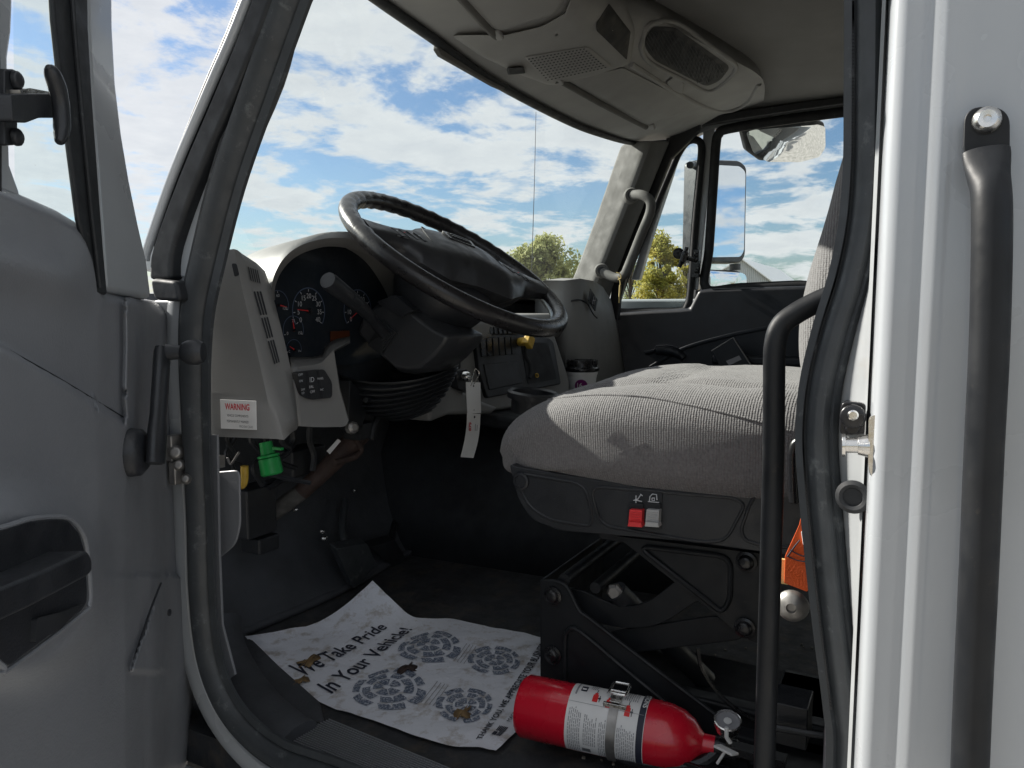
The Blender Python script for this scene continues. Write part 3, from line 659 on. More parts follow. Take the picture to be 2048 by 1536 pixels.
wt('WARNING', .0125, .5, .66, 1, sx=.80, bold=.0003); wt('VEHICLE COMPONENTS', .0050, .5, .42, 2, sx=.78); wt('PERMANENTLY MARKED', .0050, .5, .22, 2, sx=.78); wt('FM-215W C55-01', .0050, .93, .05, 2, 'RIGHT', sx=.72)
wl.build('warning_label', ['label', 'inkred', 'ink'], dash, smooth=False, recalc=False)
# headlight switch panel
sp = MB(); pts = fillet([AY(a, c, .828) for a, c in ((594, 745), (648, 739), (664, 765), (664, 795), (622, 799), (604, 790))], .006); sp.prism(pts, (0, .02, 0)); 
ex, ez = V((1, 0, 0)), V((0, 0, 1))
for (t, a, c, s) in (('OFF', 601, 752, .0055), ('ON', 602, 764, .005), ('ID', 624, 764, .011), ('DRL', 623, 776, .0055), ('OFF', 625, 786, .006), ('DIM', 606, 781, .0045), ('PANEL', 641, 759, .0048), ('INC', 644, 781, .0045), ('LO', 606, 788, .0045)):
    sp.text(t, s, AY(a, c, .8262), ex, ez, 1, 'CENTER')
for q in ([(613, 744), (615, 744), (622, 797), (620, 797)], [(635, 742), (637, 742), (645, 796), (643, 796)]):
    sp.prism([AY(a, c, .8268) for a, c in q], (0, .001, 0), 2)
sp.build('light_switch_panel', ['black', 'whitemark', 'dark'], dash, bevel=.0008, smooth=False, recalc=False)
# body of the dash behind all that, and its top
dbm = MB(); dbm.box((.50, 1.10, .53), (.72, .30, .16)); dbm.box((.95, 1.20, .56), (1.6, .18, .10)); dbm.build('dash_core', 'dark', dash, bevel=.01)

# centre stack, facing the driver
cn = V((-.25, -.95, .18)).normalized(); c0p = AY(1030, 730, .90)
def CS(a, c, o=0): return AP(a, c, c0p+cn*o, cn)
cs = MB(); cs.prism(fillet([CS(a, c) for a, c in ((950, 672), (1020, 664), (1100, 676), (1108, 684), (1123, 768), (975, 796), (958, 738))], .008), -cn*.05)
cs_o = cs.build('centre_panel', 'black', dash, bevel=.003)
sur = MB(); sur.prism([CS(a, c, -.012) for a, c in ((903, 740), (950, 690), (956, 650), (1030, 648), (1110, 668), (1140, 760), (1140, 790), (1110, 805), (985, 822), (955, 806), (905, 780), (890, 790))], -cn*.08); sur.build('centre_surround', 'dash', dash, bevel=.012, segs=4)
low = MB(); low.prism([AY(a, c, .88) for a, c in ((860, 800), (905, 770), (960, 800), (1000, 815), (985, 828), (900, 830), (862, 845))], (0, .1, 0)); low.build('lower_dash', 'dash', dash, bevel=.01, segs=3)
cv = MB()
for k in range(8):
    a = 957+k*9; cv.prism([CS(q, w, .004) for q, w in ((a+2, 654), (a+8, 654), (a+10, 668), (a+4, 668))], cn*.003)
cv.prism([CS(q, w, .001) for q, w in ((952, 651), (1028, 651), (1036, 669), (956, 671))], -cn*.01, 1)
cv.build('centre_vent', ['black', 'dark'], dash, bevel=.001)
for k in range(6):
    a = 961+k*12.2
    q = [(a, 676-k*.6), (a+10, 675-k*.6), (a+13, 712-k*1.0), (a+3, 714-k*1.0)]
    MB().prism(fillet([CS(u, v_, .004) for u, v_ in q], .004), -cn*.008).build('rocker_switch', 'blackg' if k < 2 else 'black', dash, bevel=.0015)
MB().prism(fillet([CS(u, v_, .003) for u, v_ in ((968, 728), (1036, 722), (1046, 766), (979, 780))], .003), -cn*.01).build('blank_cover', 'black', dash, bevel=.002)
MB().prism(fillet([CS(u, v_, .0015) for u, v_ in ((1042, 684), (1096, 686), (1114, 758), (1056, 768))], .006), -cn*.004).build('storage_tray', 'dark', dash)
MB().tube(spline([CS(a, c, .003) for a, c in ((1051, 692), (1052, 712), (1060, 728), (1062, 745), (1058, 756))], 4), .005, 8).build('tray_slot', 'dark', dash)
MB().lathe([(.0045, 0), (.006, 0), (.006, .003), (.0045, .003)], CS(1073, 751, .003), cn, 16).build('tray_ring', 'yellow', dash)
pk = MB(); p0 = CS(1040, 684, .0); p1 = AD(1058, 682, (p0-CAM).dot(FW)-.07)
pk.tube([p0, p0.lerp(p1, .6)], .011, 16); pk.box(p1, (.03, .016, .03), rot=Matrix.Rotation(rad(35), 3, 'Y')); pk.box(p1.lerp(p0, .3)+V((.0, 0, 0)), (.018, .016, .02), rot=Matrix.Rotation(rad(35), 3, 'Y'))
pk.build('parking_brake_knob', 'yellow', dash, bevel=.003)
kc = MB(); kc.prism(fillet([AY(a, c, .865) for a, c in ((912, 742), (934, 738), (942, 786), (916, 776))], .005), (0, .02, 0)); kc.build('ignition_plate', 'black', dash, bevel=.002)
kl = MB(); kl.lathe([(0, .0), (.010, 0), (.010, .01), (.007, .014), (.0065, .008), (0, .008)], AY(928, 752, .862), (-.1, -1, 0), 20); kl.build('ignition_lock', 'chrome', dash)
dt = MB(); dt.box((1.05, 1.08, .545), (.80, .30, .07)); dt.build('dash_top', 'dash', dash, bevel=.025, segs=4)
# passenger half of the dash
rows = []
colsx = [([(1070, 600), (1070, 690), (1080, 800)], 'y', 1.05), ([(1098, 570), (1100, 680), (1112, 800)], 'y', .98), ([(1128, 561), (1130, 680), (1135, 810)], 'y', .92), ([(1160, 557), (1162, 680), (1165, 815)], 'y', .885), ([(1188, 562), (1198, 680), (1205, 815)], 'x', 1.54), ([(1206, 574), (1222, 680), (1232, 815)], 'x', 1.64), ([(1222, 600), (1238, 690), (1250, 810)], 'x', 1.71), ([(1228, 620), (1244, 700), (1256, 800)], 'x', 1.755)]
cc = [spline([(AY if k == 'y' else AX)(a, c, v) for a, c in P], 6) for P, k, v in colsx]
cc = [[p[0]+V((0, .28, -.07)), p[0]+V((0, .06, .002))]+p+[p[-1]+V((0, .2, -.03))] for p in cc]
pdsh = MB().grid(cc).build('passenger_dash', 'dash', dash, solid=.004, ang=70)
# recessed diamond emblem on the passenger dash and its crease line
em = MB(); E = [AY(a, c, .868) for a, c in ((1182, 577), (1196, 600), (1191, 622), (1178, 600))]
em.prism(E, (0, .004, 0)); cen = sum(E, V())/4; em.prism([cen+(p-cen)*.78+V((0, -.001, 0)) for p in E], (0, .001, 0), 1)
em.tube([cen+V((-.012, -.002, -.012)), cen+V((.0, -.002, .012))], .0014, 6, 2); em.tube([cen+V((-.0, -.002, -.014)), cen+V((.012, -.002, .010))], .0014, 6, 2); em.tube([cen+V((-.010, -.002, -.002)), cen+V((.010, -.002, -.002))], .0014, 6, 2)
em.build('dash_emblem', ['black', 'dark', 'inkgrey'], dash, bevel=.0006)
pbv = BVHTree.FromPolygons([tuple(v) for v in MB().grid(cc).v], MB().grid(cc).f)
def HP(px, py, off=.001):
    d = ray(px, py).normalized(); h = pbv.ray_cast(CAM, d); return (h[0] if h[0] is not None else AY(px, py, .89))-d*off
MB().tube(spline([HP(a, c) for a, c in ((1142, 602), (1160, 600), (1174, 608), (1186, 628), (1194, 636))], 4), .0025, 6).build('dash_crease', 'black', dash)
# console shelf between and cup holder
sh = MB(); sh.prism([V((.86, .50, .325)), V((1.70, .50, .325)), V((1.72, .95, .345)), V((.90, .93, .345))], (0, 0, -.03)); sh.build('console_tray', 'dark', truck, bevel=.01)
ch = AY(1066, 792, .72); MB().lathe([(.045, 0), (.055, 0), (.056, .012), (.05, .016), (.046, .012), (.044, -.03), (0, -.03)], V((ch.x, ch.y, ch.z-.005)), (0, -.1, 1), 26).build('cup_holder', 'black', truck)

# ================================================================ STEERING
WC = V((.523, .751, .681)); WN = V((0, -.555, .832)).normalized(); WX = V((1, 0, 0)); WY = WN.cross(WX)  # WY points up-forward
RR, rt = .2130, .0163
sw = MB(); rows = []
for i in range(121):
    a = 2*math.pi*i/120; d = WX*math.cos(a)+WY*math.sin(a); row = []
    fing = (math.sin(a*42) if 10 < (math.degrees(a) % 360) < 170 else 0)
    for k in range(18):
        q = 2*math.pi*k/18; rr0 = rt*(1.0+ (.07*fing if math.cos(q) < 0.2 else 0))
        row.append(WC+d*(RR+math.cos(q)*rr0)+WN*(math.sin(q)*rr0*.95))
    rows.append(row)
wheel = sw.grid(rows, closed=True).build('steering_wheel', 'leather', truck)
# hub pad with two broad spokes
CR, SR = math.cos(rad(-24)), math.sin(rad(-24))
def wp3(x, y, z=0): return WC+WX*(x*CR-y*SR)+WY*(x*SR+y*CR)+WN*z
def padz(x, y):
    r = (x/.17)**2+(y/.10)**2
    return -.035+.045*max(0, 1-r)**.5 if r < 1 else -.035
rows = []
NX = 40
for i in range(NX+1):
    x = -.205+.41*i/NX; ax = abs(x)
    hw = .088 if ax < .075 else .088-.055*min(1, (ax-.075)/.075)**.7
    yc = -.018*min(1, ax/.10); up_, dn = hw*.95+.005+yc, -hw*.98+yc+(.012 if ax > .13 else 0)
    zb = -.050 if ax < .12 else -.050+.04*min(1, (ax-.12)/.08)
    row = []
    for k in range(13):
        t = k/12; y = dn+(up_-dn)*t; e = (1-abs(2*t-1)**4); hz = .004+.027*(1-(ax/.21)**2) if ax < .21 else .004
        row.append(wp3(x, y, -.003+hz*e+(.004*(1-(ax/.085)**4)*e if ax < .085 else 0)+(.012*(ax/.2)**3)))
    back = [wp3(x, up_-(up_-dn)*k/6, -.008-(.045 if ax < .13 else .030*max(0, 1-(ax-.13)/.07))*math.sin(math.pi*k/6)) for k in range(1, 6)]
    rows.append(row+back)
MB().grid(rows, closed=True).build('hub_pad', mat('hub_plastic', (.030, .031, .034), .40, var=.18, vscale=18, bump=(420, .3, 2, .0008)), wheel, ang=60)
# seams, switch pods, emblem bars
for s_ in (-1, 1):
    MB().tube(spline([wp3(s_*.045, .072, .0155), wp3(s_*.072, .045, .0235), wp3(s_*.082, -.008, .0255), wp3(s_*.072, -.06, .0185), wp3(s_*.06, -.082, .008)], 6), .0012, 6).build('pad_seam', 'dark', wheel)
    pod = MB(); q = fillet([wp3(s_*.095, .012, .023), wp3(s_*.155, .004, .017), wp3(s_*.157, -.028, .017), wp3(s_*.092, -.036, .023)], .008); pod.prism(q, -WN*.012)
    for k in range(4):
        cx = s_*(.103+.0145*k); c = wp3(cx, -.012-k*.0003, .0245-.0016*k); pod.prism([c-WX*.0045-WY*.014, c+WX*.0045-WY*.014, c+WX*.0045+WY*.014, c-WX*.0045+WY*.014], -WN*.003, 1)
        pod.prism([c-WX*.0025+WY*.002+WN*.0004, c+WX*.0025+WY*.002+WN*.0004, c+WX*.0025+WY*.004+WN*.0004, c-WX*.0025+WY*.004+WN*.0004], -WN*.001, 2 if k != 2 else 3)
    pod.build('wheel_switches', ['blackg', 'black', 'whitemark', 'redmark'], wheel, bevel=.0008)
em = MB(); em.prism(fillet([wp3(x, y, .0335) for x, y in ((-.034, .040), (.034, .040), (.030, .012), (-.030, .012))], .004), -WN*.006)
em.prism([wp3(x, y, .0345) for x, y in ((-.026, .035), (.026, .035), (.023, .017), (-.023, .017))], -WN*.001, 1)
for y in (.022, .030): em.prism([wp3(-.02, y, .0360), wp3(.02, y, .0360), wp3(.02, y+.003, .0360), wp3(-.02, y+.003, .0360)], -WN*.002, 0)
em.build('wheel_emblem', ['blackg', 'dark'], wheel, bevel=.0008)
# column
b = MB(); ax_ = -WN
b.lathe([(.0, .01), (.075, .012), (.088, .025), (.094, .045), (.092, .07), (.080, .10), (.066, .13), (0, .13)], WC, ax_, 36)
colm = b.build('steering_column', 'black', truck, ang=50)
shp = [(736, 612), (772, 588), (804, 600), (846, 636), (880, 660), (906, 672), (900, 692), (872, 722), (842, 746), (816, 750), (788, 746), (742, 706), (702, 664), (712, 636)]
fa = [AX(a, c, .425) for a, c in shp]; cenp = sum(fa, V())/len(fa)
b = MB(); rows = [[cenp.lerp(p, .86)+V((0, 0, 0)) for p in fa], fa, [p+V((.06, 0, 0)) for p in fa], [p+V((.10, .0, 0)) for p in fa], [cenp.lerp(p, .9)+V((.12, .0, 0)) for p in fa]]
for r in (rows[0],): b.poly(r)
rows[1] = [p+V((.022, 0, 0)) for p in rows[1]]
b.grid(rows, closed=True); b.poly(rows[-1]); b.build('column_shroud', mat('shroud_plastic', (.032, .034, .038), .40, var=.15, vscale=18, bump=(480, .3, 2, .0008)), colm, bevel=.006, segs=3, ang=30)
cp = MB(); cp.prism(fillet([AX(a, c, .418) for a, c in ((752, 604), (788, 590), (828, 622), (800, 634))], .006), (.03, 0, 0)); cp.build('shroud_cap', 'black', colm, bevel=.004)
bt_ = MB(); bc = AX(768, 676, .424); 
for k in range(5):
    s_ = 1-.17*k; q = [bc+(AX(a, c, .424)-bc)*s_+V((-.004*k, -.002*k, .001*k)) for a, c in ((766, 636), (798, 664), (764, 712), (734, 690))]
    bt_.prism(fillet(q, .003), (.005, 0, 0))
bt_.build('lever_boot', 'rubber', colm, bevel=.001)
lv = MB(); lp = [AX(768, 668, .41), AX(752, 648, .385), AX(738, 632, .355), AX(726, 618, .325), AX(700, 596, .285), AX(662, 566, .235), AX(655, 560, .226)]
lv.tube(lp[:5], [.0095, .0092, .0098, .011, .013], 18); lv.tube(lp[4:], [.013, .0142, .0128], 22)
lv.tube([AX(706, 594, .28), AX(722, 606, .30)], .006, 10)
lv.build('turn_signal_lever', 'black', colm)
# bellows
tl, tr_, bl, br = (676, 694), (905, 742), (775, 826), (858, 830)
lft = [(680, 700), (684, 728), (692, 752), (706, 776), (730, 798), (762, 815), (785, 826)]
rgt = [(905, 736), (902, 750), (896, 765), (888, 780), (880, 795), (868, 812), (856, 826)]
ls = spline([V((a, c, 0)) for a, c in lft], 6); rs = spline([V((a, c, 0)) for a, c in rgt], 6); rows = []
for i, (a, c) in enumerate(zip(ls, rs)):
    w = 1.0 if i % 4 < 2 else .935
    L_, R_ = AX(a.x, a.y, .52), AX(c.x, c.y, .52)
    cc_ = (L_+R_)/2; hv = (L_-R_)/2*w; dv = V((1, 0, 0))*.085*w*(hv.length/.1)**.7
    sagd = V((0, 0, -1))*(.25*hv.length)
    rows.append([cc_+hv*math.cos(q)*(1)-dv*math.sin(q)+sagd*(abs(math.sin(q))**1.2 if math.sin(q) > 0 else -abs(math.sin(q))**1.2*.3) for q in [2*math.pi*k/36 for k in range(36)]])
MB().grid(rows, closed=True).build('column_bellows', 'rubber', colm, ang=70)
# lower shaft, brackets
ls_ = MB(); ls_.tube([AY(735, 850, .93), AY(700, 888, .95), AY(655, 935, .98), AY(602, 985, 1.02)], [.022, .021, .0175, .016], 18)
ls_.tube(spline([AY(a, c, .93) for a, c in ((690, 852), (706, 872), (722, 896), (712, 912), (690, 920), (668, 925))], 4), .006, 10)
ls_.build('steering_shaft', 'rust', colm)
MB().tube([AY(604, 983, 1.02), AY(570, 1008, 1.04), AY(545, 1028, 1.06)], [.0155, .0165, .014], 18).build('shaft_sleeve', mat('dusty_metal', (.085, .082, .078), .8, var=.4, vscale=60), colm)
MB().prism([AY(a, c, .925) for a, c in ((654, 902), (676, 878), (682, 882), (660, 908))], (0, .001, 0)).build('shaft_sticker', 'label', colm)
br_ = MB(); br_.tube(spline([AY(a, c, .90) for a, c in ((775, 800), (760, 828), (748, 850), (742, 880))], 4), .006, 8); br_.tube(spline([AY(a, c, .88) for a, c in ((730, 800), (748, 798), (790, 790))], 4), .006, 8)
br_.prism([AY(a, c, .90) for a, c in ((700, 760), (742, 796), (720, 870), (696, 850))], (0, .03, 0)); br_.box(AY(720, 860, .92), (.05, .04, .03)); br_.build('column_bracket', 'steel', colm, bevel=.002)
jt = MB().lathe([(0, 0), (.011, 0), (.011, .012), (.006, .016), (0, .016)], AY(700, 856, .90), (-.3, -1, .2), 8); jt.build('column_nut', 'dull', colm)
# under-dash clutter
ud = MB(); random.seed(3)
for k in range(10):
    a = 455+random.random()*190; y = .92+random.random()*.16; p = [AY(a+random.uniform(-14, 14)*j, 850+j*30+random.uniform(-8, 8), y) for j in range(random.randint(3, 6))]
    MB().tube(spline(p, 4), .003+random.random()*.003, 6).build('wiring_loom', 'black', truck)
for (q, sz_) in ((AY(505, 1020, 1.06), (.07, .05, .09)), (AY(600, 920, 1.03), (.09, .05, .05)), (AY(520, 1085, 1.06), (.05, .05, .03))): MB().box(q, sz_).build('control_box', 'black', truck, bevel=.004)
dk = MB(); dk.tube([AX(436, 878, .10), AX(437, 915, .10)], .0012, 6); dk.box(AX(434, 922, .10), (.012, .02, .018)); dk.tube(spline([AX(a, c, .12) for a, c in ((455, 915), (462, 928), (478, 905))], 4), .002, 6); dk.build('hood_release', 'dull', truck, bevel=.001)
gc = MB(); q0, q1 = AX(531, 884, .20), AX(545, 950, .20); axg = (q1-q0).normalized(); Lg = (q1-q0).length
gc.lathe([(0, 0), (.010, 0), (.011, Lg*.36), (.017, Lg*.40), (.017, Lg*.46), (.0135, Lg*.48), (.0165, Lg*.5), (.0175, Lg*.95), (.014, Lg), (0, Lg)], q0, axg, 22)
gc.box(AX(556, 897, .20), (.006, .018, .004)); gc.build('diagnostic_connector', 'green', truck, ang=40)
MB().tube([q0+V((.0, .0, .03)), q0], .003, 6).build('connector_wire', 'black', truck)
MB().tube(spline([AX(a, c, .17) for a, c in ((489, 932), (489, 955), (486, 968), (478, 973))], 4), .0062, 10).build('fuse_pull', 'yellow', truck)
# pedals
pe = MB(); pe.prism(fillet([AY(a, c, 1.02) for a, c in ((672, 1098), (735, 1086), (752, 1128), (708, 1180))], .01), (.0, .02, .01)); pe.tube(spline([AY(a, c, y) for a, c, y in ((690, 1000, 1.12), (684, 1060, 1.08), (700, 1120, 1.04))], 4), .008, 10)
pe.build('brake_pedal', 'rubberg', truck, bevel=.005)
pe = MB(); pe.prism(fillet([AY(a, c, 1.06) for a, c in ((740, 1094), (790, 1080), (812, 1118), (790, 1136))], .008), (0, .02, .01)); pe.tube([AY(800, 1000, 1.18), AY(780, 1090, 1.08)], .008, 10); pe.build('accelerator_pedal', 'rubber', truck, bevel=.004)

# ================================================================ DRIVER SEAT
seat = bpy.data.objects.new('driver_seat', None); COL.objects.link(seat); seat.parent = truck
def sell(c, a, bb, cc_, e1, e2, fn=None, nu=96, nv=56):
    mb = MB(); rows = []
    def P(v, e): return math.copysign(abs(v)**e, v)
    for j in range(nv+1):
        ph = -math.pi/2+math.pi*j/nv; row = []
        for i in range(nu):
            th = 2*math.pi*i/nu
            p = V((a*P(math.cos(ph), e1)*P(math.cos(th), e2), bb*P(math.cos(ph), e1)*P(math.sin(th), e2), cc_*P(math.sin(ph), e1)))
            if fn: p = fn(p)
            row.append(V(c)+p)
        rows.append(row)
    return mb.grid(rows, closed=True)
def cushf(p):
    u, w = p.x/.265, p.y/.32
    top = p.z > 0
    if top:
        p.z += .022*abs(u)**3*(1-abs(w)**3) - .012*max(0, w-.55)**1.0   # side bolsters, waterfall front
        p.z -= .010*math.exp(-((abs(u)-.62)/.07)**2)*max(0, 1-abs(w)**4)  # sewn groove inside the bolster
        p.z -= .008*math.exp(-((w-.15)/.05)**2)*(1 if abs(u) < .62 else 0)
    else:
        p.z *= 1.0-.40*abs(w)**1.8
        p.x *= 1-.05*abs(w)
    p.z -= .045*max(0, w)**2.5*(1 if p.z > -.03 else .3)
    q = V((p.x*4, p.y*4, p.z*5+3))
    d = noise.noise(q)*.008+noise.noise(q*2.7)*.004+noise.noise(q*7)*.0015
    return p+V((d*.5, d*.3, d))
CC = V((.515, .262, .415))
MB_c = sell(CC, .268, .318, .088, .66, .52, cushf)
MB_c.build('seat_cushion', 'fabric', seat, ang=180)
sbv = BVHTree.FromPolygons([tuple(v) for v in MB_c.v], MB_c.f)
def HS(px, py, off=.0005):
    d = ray(px, py).normalized(); h = sbv.ray_cast(CAM, d); return (h[0]-d*off) if h[0] is not None else None
for pp, r_ in ((((1062, 806), (1120, 796), (1200, 790), (1290, 794), (1370, 808), (1450, 826), (1520, 844), (1580, 862)), .0016), (((1030, 822), (1018, 850), (1020, 890), (1034, 915)), .0012)):
    q = [HS(p.x, p.y) for p in spline([V((a, c, 0)) for a, c in pp], 8)]; q = [p for p in q if p is not None]
    MB().tube(q, r_, 8).build('cushion_seam', 'fabric', seat)
tilt = Matrix.Rotation(rad(-14), 3, 'X')
def backf(p):
    u, w = p.x/.25, p.z/.40
    p.y += .02*abs(u)**3 if p.y > 0 else 0
    p.x *= 1-.18*max(0, w)**2
    q = V((p.x*4+9, p.y*4, p.z*5)); d = noise.noise(q)*.008+noise.noise(q*3)*.003
    p = p+V((d*.5, d, d*.3))
    return tilt.inverted() @ p
sell(V((.52, -.026, .80)), .25, .115, .36, .5, .5, backf, 80, 60).build('seat_back', 'fabric', seat, ang=180)
# plastic side skirt with raised panels
SXp = .268
sk = MB(); skp = [(1018, 928), (1034, 934), (1150, 952), (1300, 978), (1440, 975), (1530, 950), (1600, 900), (1660, 900), (1660, 1120), (1520, 1104), (1380, 1084), (1240, 1072), (1120, 1062), (1064, 1040), (1036, 1000)]
sk.prism(fillet([AX(a, c, SXp) for a, c in skp], .012), (.46, 0, 0)); sk.build('seat_skirt', 'black', seat, bevel=.006, segs=3)
def ridge(pix, x=SXp, r=.0022, closed=True, name='skirt_moulding', m='black', parent=seat):
    P = [AX(a, c, x) for a, c in pix]; P = fillet(P, .02, 4) if closed else spline(P, 5)
    MB().tube(P, r, 8, closed=closed).build(name, m, parent)
ridge([(1030, 945), (1170, 968), (1185, 1035), (1180, 1052), (1100, 1040), (1056, 1012)]); ridge([(1178, 972), (1470, 996), (1490, 1010), (1452, 1082), (1400, 1084), (1215, 1052), (1200, 1040)]); ridge([(1505, 990), (1600, 930), (1620, 1090), (1540, 1096), (1490, 1080), (1482, 1060)])
MB().lathe([(0, 0), (.012, 0), (.012, .003), (.009, .004), (.008, .002), (0, .002)], AX(1043, 962, SXp-.001), (-1, 0, 0), 20).build('skirt_screw', 'black', seat)
rc = MB(); rc.tube(spline([AX(a, c, .255) for a, c in ((1566, 900), (1578, 876), (1600, 862), (1640, 856))], 5), .005, 10); rc.tube(spline([AX(a, c, .25) for a, c in ((1588, 1006), (1586, 960), (1586, 905), (1596, 884), (1625, 876))], 5), .006, 10)
rc.prism(fillet([AX(a, c, .262) for a, c in ((1570, 892), (1640, 862), (1660, 1000), (1592, 1010), (1584, 960))], .012), (.03, 0, 0)); rc.build('recliner_cover', 'blackg', seat, bevel=.004)
# lift switches
for (m_, x0) in (('redp', 1256), ('greyp', 1290)):
    s_ = MB(); s_.prism(fillet([AX(a, c, .262) for a, c in ((x0+4, 1006), (x0+31, 1008), (x0+29, 1024), (x0+3, 1022))], .002), (.01, 0, 0), 1)
    s_.prism([AX(a, c, .255) for a, c in ((x0+3, 1019), (x0+28, 1021), (x0+27, 1052), (x0, 1050))], (.013, 0, 0)); s_.prism([AX(a, c, .250) for a, c in ((x0+1, 1044), (x0+26, 1046), (x0+28, 1055), (x0-1, 1053))], (.013, 0, 0))
    for k in range(5): s_.prism([AX(a, c, .2535) for a, c in ((x0+4, 1024+k*5), (x0+26, 1025.5+k*5), (x0+26, 1027+k*5), (x0+4, 1025.5+k*5))], (.003, 0, 0))
    s_.build('seat_lift_switch', [m_, 'dark'], seat, bevel=.0012)
ic = MB(); ic.prism(fillet([AX(a, c, .2655) for a, c in ((1258, 982), (1324, 985), (1322, 1060), (1254, 1056))], .002), (.002, 0, 0))
ic.build('switch_plate', 'dark', seat)
im = MB()
def seg(pp, r=.0007): im.tube([AX(a, c, .2645) for a, c in pp], r, 6)
seg(((1267, 1001), (1276, 998), (1281, 990))); seg(((1270, 1000), (1284, 1003))); seg(((1272, 991), (1272, 1006))); seg(((1281, 988), (1285, 992)))
seg(((1299, 1002), (1300, 993), (1305, 988), (1313, 989), (1314, 1000))); seg(((1296, 1003), (1318, 1005))); seg(((1304, 996), (1304, 1001), (1309, 1001), (1309, 996), (1304, 996)))
im.build('switch_symbols', 'whitemark', seat)
# suspension
def plate(name, pix, x, th=.004, rnd=.006, m='steel', bev=.0015): return slab(name, pix, ('x', x), (th, 0, 0), m, seat, bev, rnd)
plate('upper_bracket', [(1232, 1072), (1530, 1108), (1530, 1290), (1505, 1284), (1470, 1262), (1440, 1236)], .30)
plate('upper_bracket', [(1232, 1072), (1530, 1108), (1530, 1290), (1505, 1284), (1470, 1262), (1440, 1236)], .62)
MB().tube(fillet([AX(a, c, .298) for a, c in ((1276, 1092), (1462, 1114), (1460, 1200), (1444, 1226))], .018, 4), .0035, 8, closed=True).build('bracket_bead', 'steel', seat)
plate('lower_bracket', [(1080, 1160), (1112, 1160), (1136, 1172), (1160, 1220), (1180, 1238), (1300, 1330), (1440, 1436), (1462, 1470), (1450, 1500), (1080, 1500)], .285)
plate('lower_bracket', [(1080, 1160), (1112, 1160), (1136, 1172), (1160, 1220), (1180, 1238), (1300, 1330), (1440, 1436), (1462, 1470), (1450, 1500), (1080, 1500)], .52)
MB().tube(spline([AX(a, c, .283) for a, c in ((1132, 1400), (1130, 1290), (1136, 1262), (1158, 1262), (1240, 1330), (1330, 1404))], 5), .0035, 8).build('bracket_bead', 'steel', seat)
MB().tube(spline([AX(a, c, .284) for a, c in ((1112, 1162), (1134, 1174), (1158, 1220), (1180, 1238), (1300, 1330), (1440, 1436))], 5), .003, 8).build('bracket_flange', 'steel', seat)
fbx = MB(); pA, pB, pC = AX(1080, 1160, .285), AX(1080, 1500, .285), 0
fbx.prism([pA, V((.52, pA.y, pA.z)), V((.52, pB.y, .02)), V((pB.x, pB.y, .02))], (0, -.004, 0)); fbx.build('front_plate', 'steel', seat, bevel=.001)
ar = MB(); up_ = spline([V((a, c, 0)) for a, c in ((1100, 1176), (1160, 1180), (1240, 1212), (1300, 1200), (1370, 1150), (1450, 1130))], 5); lo_ = spline([V((a, c, 0)) for a, c in ((1110, 1215), (1170, 1238), (1245, 1256), (1320, 1248), (1400, 1200), (1470, 1170))], 5)
ar.prism([AX(p.x, p.y, .31) for p in up_]+[AX(p.x, p.y, .31) for p in lo_][::-1], (.006, 0, 0)); ar.build('link_arm', 'steel', seat, bevel=.0015)
plate('link_arm', [(1100, 1290), (1230, 1262), (1430, 1232), (1500, 1256), (1480, 1280), (1270, 1306), (1110, 1330)], .316, .006)
plate('link_arm', [(1110, 1290), (1230, 1262), (1430, 1232), (1500, 1256), (1480, 1280), (1270, 1306), (1110, 1330)], .50, .006)
for (a, c, x) in ((1106, 1192, .283), (1106, 1310, .283), (1493, 1124, .298), (1490, 1256, .298)):
    MB().lathe([(0, 0), (.0135, 0), (.0135, .002), (.010, .003), (.008, .007), (.006, .008), (0, .008)], AX(a, c, x), (-1, 0, 0), 22).build('pivot_bolt', 'blackg', seat)
q = AX(1128, 1160, .29); MB().tube([q, V((.52, q.y, q.z))], .009, 14).build('cross_tube', 'steel', seat)
q = AX(1190, 1176, .30); MB().tube([q, V((.52, q.y, q.z))], .008, 14).build('cross_tube', 'steel', seat)
q = AX(1232, 1182, .315); MB().lathe([(0, 0), (.012, 0), (.012, .006), (.008, .01), (0, .01)], q, (-1, 0, 0), 6).build('damper_bolt', 'dull', seat)
MB().tube([q, q+V((.12, -.10, -.16))], .016, 14).build('damper', 'black', seat)
b = MB(); b.box((.42, .22, .30), (.22, .34, .05)); b.build('seat_frame', 'dark', seat, bevel=.004); b = MB(); b.box((.42, .2, .03), (.22, .40, .02)); b.build('seat_base', 'dark', seat, bevel=.004)
MB().tube(spline([AX(a, c, .33) for a, c in ((1395, 1296), (1405, 1340), (1440, 1390), (1490, 1430), (1530, 1446))], 5), .0028, 6).build('seat_cable', 'blackg', seat)
b = MB(); b.box((.40, .02, .02), (.28, .30, .04)); b.box((.35, .10, .05), (.03, .36, .03)); b.build('seat_rail', 'steel', seat, bevel=.006)
sb = MB(); sb.box(AX(1575, 1430, .24), (.05, .05, .05)); sb.tube([AX(1550, 1455, .2), AX(1668, 1476, .2)], .004, 8); sb.build('seat_wiring', 'black', seat, bevel=.004)

# inner black grab bar
gb = spline([AX(1672, 588, .06), AX(1630, 606, .058), AX(1590, 628, .055), AX(1562, 652, .052), AX(1550, 690, .05), AX(1548, 760, .05), AX(1547, 900, .05), AX(1542, 1100, .05), AX(1536, 1300, .05), AX(1528, 1560, .05), AX(1524, 1700, .05)], 6)
MB().tube(gb, .0098, 20).build('inner_grab_bar', 'steel', truck)
